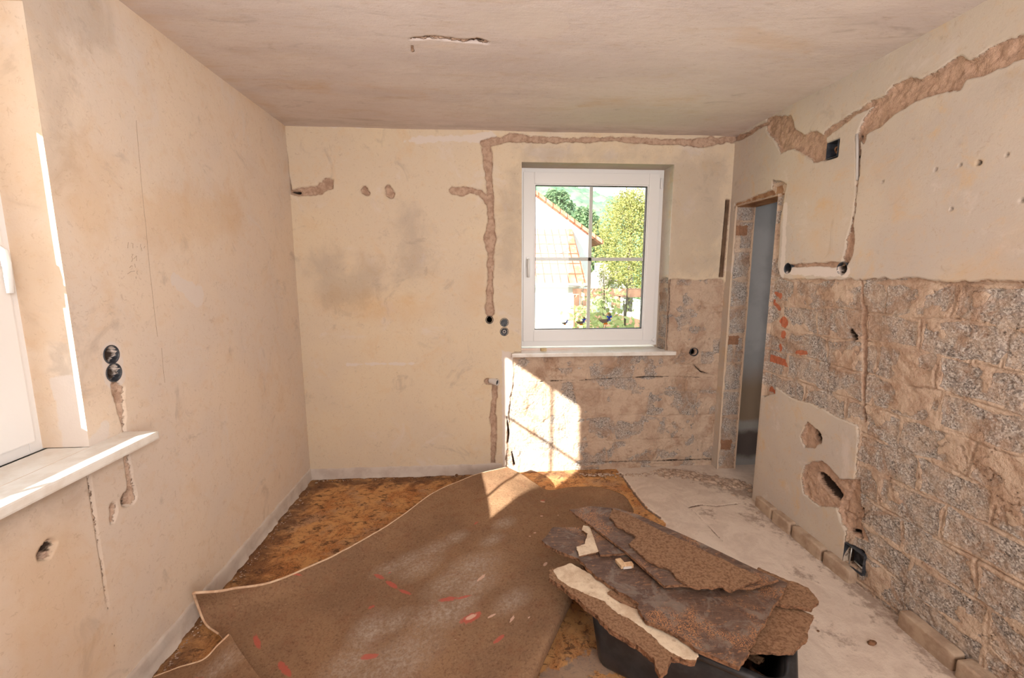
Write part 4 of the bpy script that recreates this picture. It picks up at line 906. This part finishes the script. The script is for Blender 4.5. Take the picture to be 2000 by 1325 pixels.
board('long_board', [(345,295),(470,272),(620,285),(760,325),(1150,500),(1600,715),(1450,760),(1010,748),(915,755),(860,705),(680,545),(520,425)], .382, .011, 'board_dark',
      'long narrow dark board lying diagonally on top of the large scratched board', tear=(0, 1, 2, 5, 6, 7, 8), seed=8, amp=.003, bend=.0)
board('fibreboard_layer', [(600,290),(700,322),(820,385),(960,450),(1140,535),(1330,625),(1500,705),(1440,735),(1370,760),(1310,785),(1260,755),(1180,760),(1100,765),(1040,740),(985,700),(960,660),(900,635),(830,605),(770,560),(700,500),(752,458),(640,400),(585,340)], .394, .008, 'board_felt',
      'brown fibrous torn layer with ragged lower edge, topmost on the pile over the tub', tear='all', seed=12, amp=.006)
board('board_scrap', [(470,400),(520,430),(690,555),(530,567)], .366, .010, 'board_dark', 'small dark triangular board scrap tucked beneath the long narrow board', tear=(), seed=14)
board('plaster_scrap', [(430,390),(490,398),(525,545),(400,575),(388,520),(440,500),(455,440),(420,420)], .362, .006, 'board_pale', 'pale grey plaster-coated scrap beside the small dark triangular scrap', tear='all', seed=15, cat='scrap', amp=.004)
board('fibreboard_piece', [(1480,640),(1680,725),(1780,765),(1845,850),(1800,895),(1700,878),(1600,862),(1400,800)], .334, .013, 'board_felt', 'torn brown fibreboard end jutting out right of the large board, upper of two', tear='all', seed=17, amp=.006)
board('fibreboard_piece', [(1540,868),(1700,885),(1815,932),(1785,1000),(1760,1090),(1690,1155),(1580,1152),(1440,1148),(1380,1080)], .314, .012, 'board_felt', 'rounded brown fibreboard piece overhanging the tub rim, lower of two on the right side', tear='all', seed=19, amp=.004)
pale = board('plaster_backed_board', [(225,655),(350,622),(430,665),(600,760),(762,880),(900,1000),(1060,1100),(1115,1160),(1100,1200),(1060,1200),(990,1180),(950,1175),(930,1250),(895,1290),(850,1180),(750,1105),(600,1015),(450,880),(330,780),(228,705)], .328, .020, 'board_felt',
      'long torn board with cream plaster layer along the near left side of the pile', tear='all', seed=23, amp=.006, layers=4)
board('plaster_layer', [(250,655),(350,618),(430,660),(600,752),(762,870),(900,995),(1060,1092),(1118,1160),(1100,1195),(1040,1190),(960,1150),(880,1090),(800,1010),(720,960),(640,920),(560,850),(430,790),(330,745),(270,700)], .3305, .005, 'board_pale', None, tear='all', seed=29, amp=.004, edge='board_pale', parent=pale)['label'] = 'cream plaster layer'
board('board_scrap', [(590,780),(660,790),(760,880),(740,885),(650,850),(575,800)], .337, .005, 'board_felt', 'thin brown flake caught on the cream plaster layer below the largest board', tear='all', seed=31, amp=.003)
root = empty('wood_chip', (*PZ(1218, 1102, .36), .355), 'small broken pale wood chip with two prongs lying on the large dark board', 'wood chip')
bpy.context.view_layer.update()
M['chip'] = simple('pale_wood', lin((216, 184, 148)), .8, .2, 30, 0, lin((186, 146, 110)), .5, 80)
bm = bmesh.new(); box_bm(bm, (-.012, 0, .008), (.026, .048, .016), Matrix.Rotation(.25, 3, 'Z'), .003); box_bm(bm, (.014, -.014, .009), (.040, .020, .018), Matrix.Rotation(.1, 3, 'Z'), .003)
done('chip_body', bm, M['chip'], root); bm = bmesh.new(); box_bm(bm, (.008, -.0255, .006), (.036, .002, .010), Matrix.Rotation(.08, 3, 'Z')); done('painted_face', bm, M['dust'], root)
# scraps inside the tub
rr = random.Random(3)
for k, (x, y, z, a, L, lab) in enumerate([(1462, 1262, .235, .9, .10, 'bent brown scrap standing inside the tub near its right end'), (1466, 1280, .21, 2.0, .08, 'long brown scrap lying low inside the tub near its right end'), (1452, 1280, .19, .2, .07, 'dark short scrap inside the tub behind the near rim')]):
    bm = bmesh.new(); c = PZ(x, y, z); n = 8
    box_bm(bm, (c[0], c[1], z), (L, .035, .010), Matrix.Rotation(a, 3, 'Z') @ Matrix.Rotation(.5-.3*k, 3, 'Y'))
    bmesh.ops.subdivide_edges(bm, edges=bm.edges[:], cuts=4, use_grid_fill=True)
    for v in bm.verts: v.co += Vector((rr.uniform(-1, 1), rr.uniform(-1, 1), rr.uniform(-1, 1)))*.003
    tag(done('board_scrap', bm, M['board_felt' if k < 2 else 'board_edge']), lab, 'board')
bm = bmesh.new()
for k in range(160):
    u_, v_ = rr.uniform(.07, .62), rr.uniform(.07, .37); p = C0+d1*u_+d2*v_
    box_bm(bm, (p.x, p.y, .05+rr.uniform(0, .09)), (rr.uniform(.02, .07), rr.uniform(.02, .05), rr.uniform(.006, .02)), Matrix.Rotation(rr.uniform(0, 6), 3, 'Z') @ Matrix.Rotation(rr.uniform(-.6, .6), 3, 'X'))
tag(done('rubble', bm, M['board_edge']), 'loose brown debris filling the bottom of the black tub', 'debris', None, 'stuff')

# crumbs and rubble on the floor
def lump(bm, c, r, rr):
    res = bmesh.ops.create_icosphere(bm, subdivisions=2, radius=r)
    sx, sy, sz = rr.uniform(.7, 1.5), rr.uniform(.7, 1.3), rr.uniform(.35, .7); R3 = Matrix.Rotation(rr.uniform(0, 6), 3, 'Z')
    for v in res['verts']:
        p = Vector((v.co.x*sx, v.co.y*sy, v.co.z*sz))*(1+rr.uniform(-.14, .14)); v.co = R3 @ p + Vector(c)
M['rubble'] = simple('rubble', lin((198, 172, 152)), .95, .1, 25, 0, lin((160, 136, 120)), .6, 60)
bm = bmesh.new()
for k in range(420):
    t = rr.random(); x = 1290+170*t+rr.gauss(0, 12); y = 918+30*t**1.3+abs(rr.gauss(0, 6)); c = PZ(x, y, 0)
    if c[1] > D-.03 or (c[0] > XR-.03 and c[1] < DR[0]): continue
    r_ = rr.choice([.004, .006, .009, .014, .02]); lump(bm, (c[0], c[1], r_*.3+.002), r_, rr)
for k in range(160):
    x = 1130+rr.random()*180; c = PZ(x, 926+abs(rr.gauss(0, 3)), 0); r_ = rr.choice([.004, .006, .009])
    if c[1] > D-.02: c = (c[0], D-.03)
    lump(bm, (c[0], c[1], r_*.3+.002), r_, rr)
for k in range(260):
    yv = rr.uniform(1.0, 3.1); bx = XL+.035+abs(rr.gauss(0, .02)); r_ = rr.choice([.0015, .002, .003, .004]); lump(bm, (bx, yv, r_*.4), r_, rr)
for k in range(90):
    r_ = rr.choice([.002, .003, .004]); lump(bm, (rr.uniform(XL+.05, .1), D-.03-abs(rr.gauss(0, .015)), r_*.4), r_, rr)
tag(done('rubble', bm, M['rubble'], None, True), 'mortar crumbs and plaster rubble along the foot of the walls', 'rubble', None, 'stuff')
for (x, y, r_, lab, m_) in [(1703, 1257, .016, 'dark brown flat chip on the concrete floor right of the tub', 'board_edge'), (1290, 930, .014, 'pale mortar lump on the floor below the window sill', 'rubble'), (1480, 1003, .012, 'small mortar lump on the floor before the doorway corner', 'rubble'), (892, 929, .012, 'dark scrap by the skirting behind the curled sheet', 'board_edge'),
                       (1598, 1234, .006, 'tiny dark splinter nearer the tub on the concrete floor', 'board_edge'), (618, 944, .012, 'pale plaster flake in the far left corner of the floor', 'rubble'), (1432, 968, .012, 'pale stone lying at the doorway threshold', 'rubble')]:
    bm = bmesh.new(); c = PZ(x, y, .004); lump(bm, (c[0], c[1], .006), r_, rr); tag(done('debris_chip', bm, M[m_], None, True), lab, 'chip')
def leaf_mat(name, a, b, k=.35):
    s = NT(name); g = s.n('ShaderNodeNewGeometry'); c = s.mix(g.outputs['Random Per Island'], a, b); s.fin(c, .7, None, .2)
    tr = s.n('ShaderNodeBsdfTranslucent'); s.l(c, tr.inputs[0]); mx = s.n('ShaderNodeMixShader'); mx.inputs[0].default_value = k; s.l(s.b.outputs[0], mx.inputs[1]); s.l(tr.outputs[0], mx.inputs[2]); s.l(mx.outputs[0], s.out.inputs[0]); return s.m
# peeling board remnants and bits at window: three goose window stickers on the pane
def flat(name, pts, mat, parent, y, th=.0004):
    bm = bmesh.new(); f = bm.faces.new([bm.verts.new((x, y, z)) for x, z in pts]); e = bmesh.ops.extrude_face_region(bm, geom=[f])
    for v in e['geom']:
        if isinstance(v, bmesh.types.BMVert): v.co.y += th
    bmesh.ops.triangulate(bm, faces=[f for f in bm.faces if len(f.verts) > 4])
    return done(name, bm, mat, parent)
M['goose'] = leaf_mat('sticker_grey', lin((140, 128, 118)), lin((140, 128, 118)), .5); M['bow'] = leaf_mat('sticker_blue', lin((20, 90, 220)), lin((20, 90, 220)), .6); M['beak'] = leaf_mat('sticker_orange', lin((236, 150, 30)), lin((236, 150, 30)), .3)
GY = D+.165+.0445
goose = [(-.058, .016), (-.040, .012), (-.015, .014), (.008, .018), (.016, .030), (.014, .046), (.018, .056), (.028, .058), (.034, .052), (.034, .040), (.030, .024), (.022, .004), (.006, -.010), (-.018, -.014), (-.038, -.006), (-.050, .006)]
def bow(cx, cz, s): return [(cx-s, cz+s*.55), (cx-s*.2, cz+s*.15), (cx+s*.9, cz+s*.6), (cx+s*.8, cz-s*.25), (cx+s*.25, cz-s*.1), (cx+s*.5, cz-s*1.5), (cx+s*.1, cz-s*1.4), (cx, cz-s*.2), (cx-s*.5, cz-s*1.5), (cx-s*.8, cz-s*1.2), (cx-s*.2, cz-s*.1), (cx-s*.9, cz-s*.2)]
for (x, y, sc, lab) in ((1104, 632, .62, 'small grey goose window sticker with blue ribbon, leftmost of three on the pane'), (1136, 631, .85, 'grey goose window sticker with blue ribbon beside the glazing bar, middle of three'), (1184, 628, 1.15, 'largest grey goose window sticker with bright blue bow, right of the glazing bar')):
    c = PY(x, y, GY); root = empty('goose_sticker', (c[0], GY, c[1]), lab, 'window sticker')
    flat('goose_body', [(a*sc, b*sc) for a, b in goose], M['goose'], root, .0004)
    flat('ribbon', bow(.022*sc, .030*sc, .020*sc), M['bow'], root, -.0010)
    flat('feet', [(-.016*sc, -.012*sc), (.006*sc, -.008*sc), (.014*sc, -.022*sc), (-.022*sc, -.023*sc)], M['beak'], root, -.0002)
    flat('beak', [(.004*sc, .056*sc), (.018*sc, .052*sc), (.018*sc, .062*sc)], M['beak'], root, -.0002)

# ------------------------------------------------------------------ outside the window
GZ = -3.2
def ogrid(name, xs, ys, zf, mat):
    X, Y = np.meshgrid(np.array(xs), np.array(ys), indexing='ij'); Z = zf(X, Y); nu, nv = X.shape; idx = np.arange(nu*nv).reshape(nu, nv)
    f = np.stack([idx[:-1, :-1], idx[1:, :-1], idx[1:, 1:], idx[:-1, 1:]], -1).reshape(-1, 4)
    return link(name, mesh_np(name, np.stack([X, Y, Z], -1).reshape(-1, 3), f), mat)
M['grass'] = simple('grass', lin((112, 136, 76)), .9, .1, .8, 0, lin((96, 122, 66)), .5, 3)
M['hillgreen'] = simple('forest', lin((92, 118, 96)), .95, .05, .12, 0, lin((114, 138, 106)), 1.0, .5)  # distance haze is put into this muted forest green
g = ogrid('lawn', np.linspace(-60, 80, 30), np.linspace(4.2, 110, 30), lambda X, Y: X*0+GZ, M['grass']); tag(g, kind='structure')
def hz(X, Y):
    t = np.clip((Y-100)/190, 0, 1); top = 52+10*np.cos((X-20)/55)-0.085*(X-55)
    return GZ+t**.9*top+(fbm(X*.16, Y*.16, 4, 2)-.5)*9*np.minimum(t*8, 1)
hill = ogrid('forested_hill', np.linspace(-90, 260, 240), np.linspace(100, 310, 150), hz, M['hillgreen']); tag(hill, kind='structure')
M['white_wall'] = simple('house_render', lin((236, 234, 228)), .9, .1, 1, 0, lin((230, 226, 218)))
def tile_mat():
    s = NT('clay_tiles'); sep = s.n('ShaderNodeSeparateXYZ'); s.l(s.co, sep.inputs[0])
    col = s.math('FRACT', s.math('MULTIPLY', sep.outputs[0], 1/.24)); row = s.math('FRACT', s.math('MULTIPLY', sep.outputs[1], 1/.36))
    g = s.math('MAXIMUM', s.ramp(col, .86, .97), s.ramp(row, .84, .97)); n = s.noise(3.0, 4); nb = s.noise(8, 3, .6, None, 4.)
    c = s.mix(s.ramp(n, .4, .6), lin((176, 108, 82)), lin((192, 130, 102))); c = s.mix(s.ramp(nb, .5, .7, 0, .6), c, lin((204, 160, 134))); c = s.mix(g, c, lin((120, 66, 50)))
    return s.fin(c, .85, s.bump(s.math('SUBTRACT', 1, g), .6, .04), .15)
M['tiles'] = tile_mat(); M['greyroof'] = simple('grey_roof', lin((142, 132, 122)), .9, .1, 2, 0, lin((160, 148, 136))); M['timber'] = simple('brown_timber', lin((122, 92, 74)), .8, .2, 4, 0, lin((98, 72, 58)))
M['darkwin'] = simple('window_dark', lin((110, 112, 108)), .3, .5)
def poly_prism(name, pts3, off, mat, parent=None):
    bm = bmesh.new(); a = [bm.verts.new(p) for p in pts3]; b = [bm.verts.new(Vector(p)+Vector(off)) for p in pts3]; n = len(a)
    bm.faces.new(a); bm.faces.new(b[::-1])
    for k in range(n): bm.faces.new((a[k], b[k], b[(k+1) % n], a[(k+1) % n]))
    return done(name, bm, mat, parent)
def P3(x, y, Y): a = PY(x, y, Y); return (a[0], Y, a[1])
# neighbouring house: tall white gable and a tiled lean-to in front of it
H = empty('neighbour_house', (0, 0, 0), 'large white neighbouring house with orange tiled lower roof seen through the window', 'house')
GYD = 15.0
e1 = P3(1156, 466, GYD); a1 = P3(1048, 386, GYD); sl = (a1[2]-e1[2])/(a1[0]-e1[0]); ax_ = -5.0; az = e1[2]+sl*(ax_-e1[0])
poly_prism('gable_wall', [(2*ax_-e1[0], GYD, GZ), (e1[0], GYD, GZ), (e1[0], GYD, e1[2]), (ax_, GYD, az), (2*ax_-e1[0], GYD, e1[2])], (0, 9, 0), M['white_wall'], H)
ov = .30
poly_prism('main_roof', [(ax_, GYD-.35, az+.12), (e1[0]+ov, GYD-.35, e1[2]+sl*ov+.12), (e1[0]+ov, GYD-.35, e1[2]+sl*ov+.0), (ax_, GYD-.35, az-.0)], (0, 9.7, 0), M['tiles'], H)
poly_prism('main_roof', [(ax_, GYD-.35, az+.12), (ax_, GYD-.35, az-.04), (2*ax_-e1[0]-ov, GYD-.35, e1[2]+sl*ov-.04), (2*ax_-e1[0]-ov, GYD-.35, e1[2]+sl*ov+.12)], (0, 9.7, 0), M['tiles'], H)
LYD = 13.0
t1 = P3(1117, 447, GYD); b1 = P3(1146, 553, LYD)
lr = poly_prism('lean_to_roof', [(-11, GYD, t1[2]), (t1[0], GYD, t1[2]), (b1[0], LYD, b1[2]), (-11, LYD, b1[2])], (0, 0, -.10), M['tiles'], H)
w_ = P3(1131, 570, LYD+.25)
boxes('lean_to_wall', [(((-11+w_[0])/2, (LYD+.25+GYD)/2, (GZ+b1[2]-.08)/2), (w_[0]+11, GYD-LYD-.25, b1[2]-.08-GZ))], M['white_wall'], H)
bm = bmesh.new(); tube_bm(bm, [(-11, LYD-.05, b1[2]-.06), (b1[0]+.05, LYD-.05, b1[2]-.06)], .06, 10); done('gutter', bm, M['metal'], H)
# small house with dark gable and dormer
S = empty('cottage', (0, 0, 0), 'small distant house with grey pitched roof and white gable beyond the garden', 'house')
CY = 32.0
ap = P3(1202, 536, CY); lb = P3(1185, 568, CY); rb = P3(1228, 568, CY)
poly_prism('gable_wall', [(lb[0], CY, GZ), (rb[0], CY, GZ), (rb[0], CY, rb[2]), (ap[0], CY, ap[2]-.1), (lb[0], CY, lb[2])], (0, 6, 0), M['white_wall'], S)
poly_prism('roof', [(ap[0], CY-.4, ap[2]+.05), (rb[0]+.8, CY-.4, rb[2]-.3), (rb[0]+.8, CY-.4, rb[2]-.05), (ap[0], CY-.4, ap[2]+.35)], (0, 6.8, 0), M['greyroof'], S)
poly_prism('roof', [(ap[0], CY-.4, ap[2]+.35), (lb[0]-.8, CY-.4, lb[2]-.05), (lb[0]-.8, CY-.4, lb[2]-.3), (ap[0], CY-.4, ap[2]+.05)], (0, 6.8, 0), M['greyroof'], S)
q0 = P3(1158, 570, CY+1); q1 = P3(1190, 570, CY+1); q2 = P3(1180, 532, CY+5); q3 = P3(1156, 532, CY+5)
poly_prism('side_roof', [(q0[0], CY+1, q0[2]), (q1[0], CY+1, q1[2]), (q2[0], CY+5, q2[2]), (q3[0], CY+5, q3[2])], (0, 0, -.2), M['greyroof'], S)
cc = P3(1174, 526, CY+4); boxes('chimney', [((cc[0], CY+4, cc[2]-.2), (.9, .8, 1.4))], M['white_wall'], S)
cw = P3(1199, 557, CY-.06); fr = boxes('window', [((cw[0], CY-.05, cw[2]), (.75, .08, .65))], M['timber'], S); boxes('pane', [((cw[0], CY-.10, cw[2]), (.60, .04, .5))], M['darkwin'], fr)
# pergola beams and fence in the garden
Pg = empty('pergola', (0, 0, 0), 'brown timber pergola with horizontal beam across the garden view', 'pergola')
b0_ = P3(1133, 572, 12.0); b1_ = P3(1262, 576, 12.0); PGY = 12.0
boxes('beam', [(((b0_[0]+b1_[0]+3)/2, PGY, b0_[2]-.03), (b1_[0]+3-b0_[0], .14, .20))], M['timber'], Pg); boxes('beam', [(((b0_[0]+b1_[0]+3)/2, PGY+.9, b0_[2]), (b1_[0]+3-b0_[0], .14, .16))], M['timber'], Pg)
for xx, yy_ in ((b0_[0]+.1, PGY), (b0_[0]+.1, PGY+.9), (P3(1205, 600, PGY)[0], PGY), (P3(1205, 600, PGY)[0]+.2, PGY+.9), (b1_[0]+2.5, PGY)):
    boxes('post', [((xx, yy_, (GZ+b0_[2]-.1)/2), (.14, .14, b0_[2]-.1-GZ))], M['timber'], Pg)
Fn = empty('garden_fence', (0, 0, 0), 'dark brown board fence at the bottom right of the window view', 'fence')
f0 = P3(1132, 612, 10.5); f1 = P3(1190, 610, 10.5); f2 = P3(1262, 628, 8.5)
poly_prism('fence_panel', [(f0[0], 10.5, GZ), (f1[0], 10.5, GZ), (f1[0], 10.5, f1[2]), (f0[0], 10.5, f0[2])], (0, .06, 0), M['timber'], Fn)
poly_prism('fence_panel', [(f1[0], 10.5, GZ), (f2[0], 8.5, GZ), (f2[0], 8.5, f2[2]), (f1[0], 10.5, f1[2])], (.04, .06, 0), M['timber'], Fn)
poly_prism('fence_cap', [(f1[0], 10.4, f1[2]), (f2[0], 8.4, f2[2]), (f2[0], 8.6, f2[2]+.07), (f1[0], 10.6, f1[2]+.07)], (0, 0, .05), M['greyroof'], Fn)
sh = P3(1222, 590, 26); tag(boxes('garden_shed', [((sh[0], 26, (sh[2]+.15+GZ)/2), (1.6, 1.5, sh[2]+.15-GZ))], M['white_wall']), 'small white box-shaped shed on the far lawn right of the leafy shrub', 'shed')
# foliage
def leaves_mesh(pts, size, aspect, rr, droop=0.0):
    n = len(pts); P = np.array(pts); rs = np.random.RandomState(rr)
    d = rs.normal(size=(n, 3)); d[:, 2] = d[:, 2]*.6-droop; d /= np.linalg.norm(d, axis=1)[:, None]
    w = np.cross(d, rs.normal(size=(n, 3))); w /= np.linalg.norm(w, axis=1)[:, None]
    s = size*rs.uniform(.6, 1.3, n)[:, None]; a = P; b = P+d*s*.5+w*s*aspect*.5; c = P+d*s; e = P+d*s*.5-w*s*aspect*.5
    co = np.stack([a, b, c, e], 1).reshape(-1, 3); f = np.arange(n*4).reshape(n, 4)
    return mesh_np('foliage', co, f, False)
M['birch_leaf'] = leaf_mat('birch_leaf', lin((142, 146, 84)), lin((176, 172, 104))); M['tree_leaf'] = leaf_mat('tree_leaf', lin((96, 124, 92)), lin((128, 150, 108))); M['shrub_leaf'] = leaf_mat('shrub_leaf', lin((140, 152, 92)), lin((190, 192, 136))); M['bark'] = simple('bark', lin((150, 140, 128)), .9, .1, 6, 0, lin((98, 88, 78)))
def tree(name, px, Y, top_y, base_y, wpx, label, mat, nst, leaf, droop, seed, bough=True):
    rs = random.Random(seed); c = PY(px, 500, Y); zt = PY(px, top_y, Y)[1]; zb = PY(px, base_y, Y)[1]; hw = wpx/FPX*Y/2
    root = empty(name, (c[0], Y, GZ), label, 'tree'); pts = []
    bm = bmesh.new(); tube_bm(bm, [(0, 0, 0), (.1, 0, (zb-GZ)*.9), (0, .1, (zt-GZ)*.75), (.1, 0, (zt-GZ)*.95)], [t*min(1, hw*.45) for t in (.20, .17, .10, .03)], 8)
    for k in range(22):
        z = zb-GZ+(zt-zb)*rs.uniform(.05, .9); a = rs.uniform(0, 6.28); L = hw*rs.uniform(.5, 1)*(1.05-(z-(zb-GZ))/(zt-zb)*.5)
        p1_ = (L*.5*math.cos(a), L*.5*math.sin(a), z+.5); p2_ = (L*math.cos(a), L*math.sin(a), z+.3); tube_bm(bm, [(0, 0, z), p1_, p2_], [t*min(1, hw*.45) for t in (.05, .03, .015)], 5)
    done('trunk', bm, M['bark'], root, True)
    for k in range(nst):
        q = rs.random(); z = zb-GZ+(zt-zb)*(q**.8); rad = hw*math.sqrt(rs.random())*(math.sin(math.pi*min(.97, .15+.8*q))**.6)
        a = rs.uniform(0, 6.28); x0, y0 = rad*math.cos(a), rad*math.sin(a); L = rs.uniform(.3, 1.3)*droop+.15
        for j in range(leaf[1]):
            pts.append((x0+rs.gauss(0, .06+.12*(1-droop)), y0+rs.gauss(0, .06+.12*(1-droop)), z-L*j/leaf[1]+rs.gauss(0, .05)))
    o = link('foliage', leaves_mesh(pts, leaf[0], .6, seed, .4), M[mat], root); return root
tree('birch_tree', 1230, 20, 368, 548, 150, 'drooping yellow-green birch tree filling the right half of the window view', 'birch_leaf', 1300, (.095, 16), 1.0, 41)
tree('deciduous_tree', 1140, 46, 405, 530, 70, 'darker green tree behind the roof ridge left of the birch', 'tree_leaf', 900, (.35, 8), .3, 43)
tree('deciduous_tree', 1175, 60, 450, 540, 60, 'rounded blue-green tree in the distance between the house and the birch', 'tree_leaf', 900, (.45, 8), .3, 44)
tree('deciduous_tree', 1085, 70, 372, 520, 90, 'pale green tree on the slope above the white gable', 'tree_leaf', 1200, (.45, 8), .3, 45)
tree('garden_shrub', 1183, 7.0, 556, 668, 50, 'leafy pale yellow-green shrub close outside the lower window panes', 'shrub_leaf', 80, (.10, 6), .12, 47)['category'] = 'shrub'
tree('garden_shrub', 1226, 5.4, 626, 668, 30, 'low leafy shrub sprig at the lower right corner of the window view', 'shrub_leaf', 40, (.13, 6), .12, 48)['category'] = 'shrub'
tree('garden_shrub', 1140, 8.0, 590, 640, 16, 'narrow shrub sprig in front of the white lean-to wall corner', 'shrub_leaf', 25, (.12, 5), .12, 49)['category'] = 'shrub'
tree('garden_shrub', 1240, 29, 578, 612, 60, 'round green bush on the far lawn behind the fence', 'tree_leaf', 260, (.22, 8), .1, 50)['category'] = 'shrub'
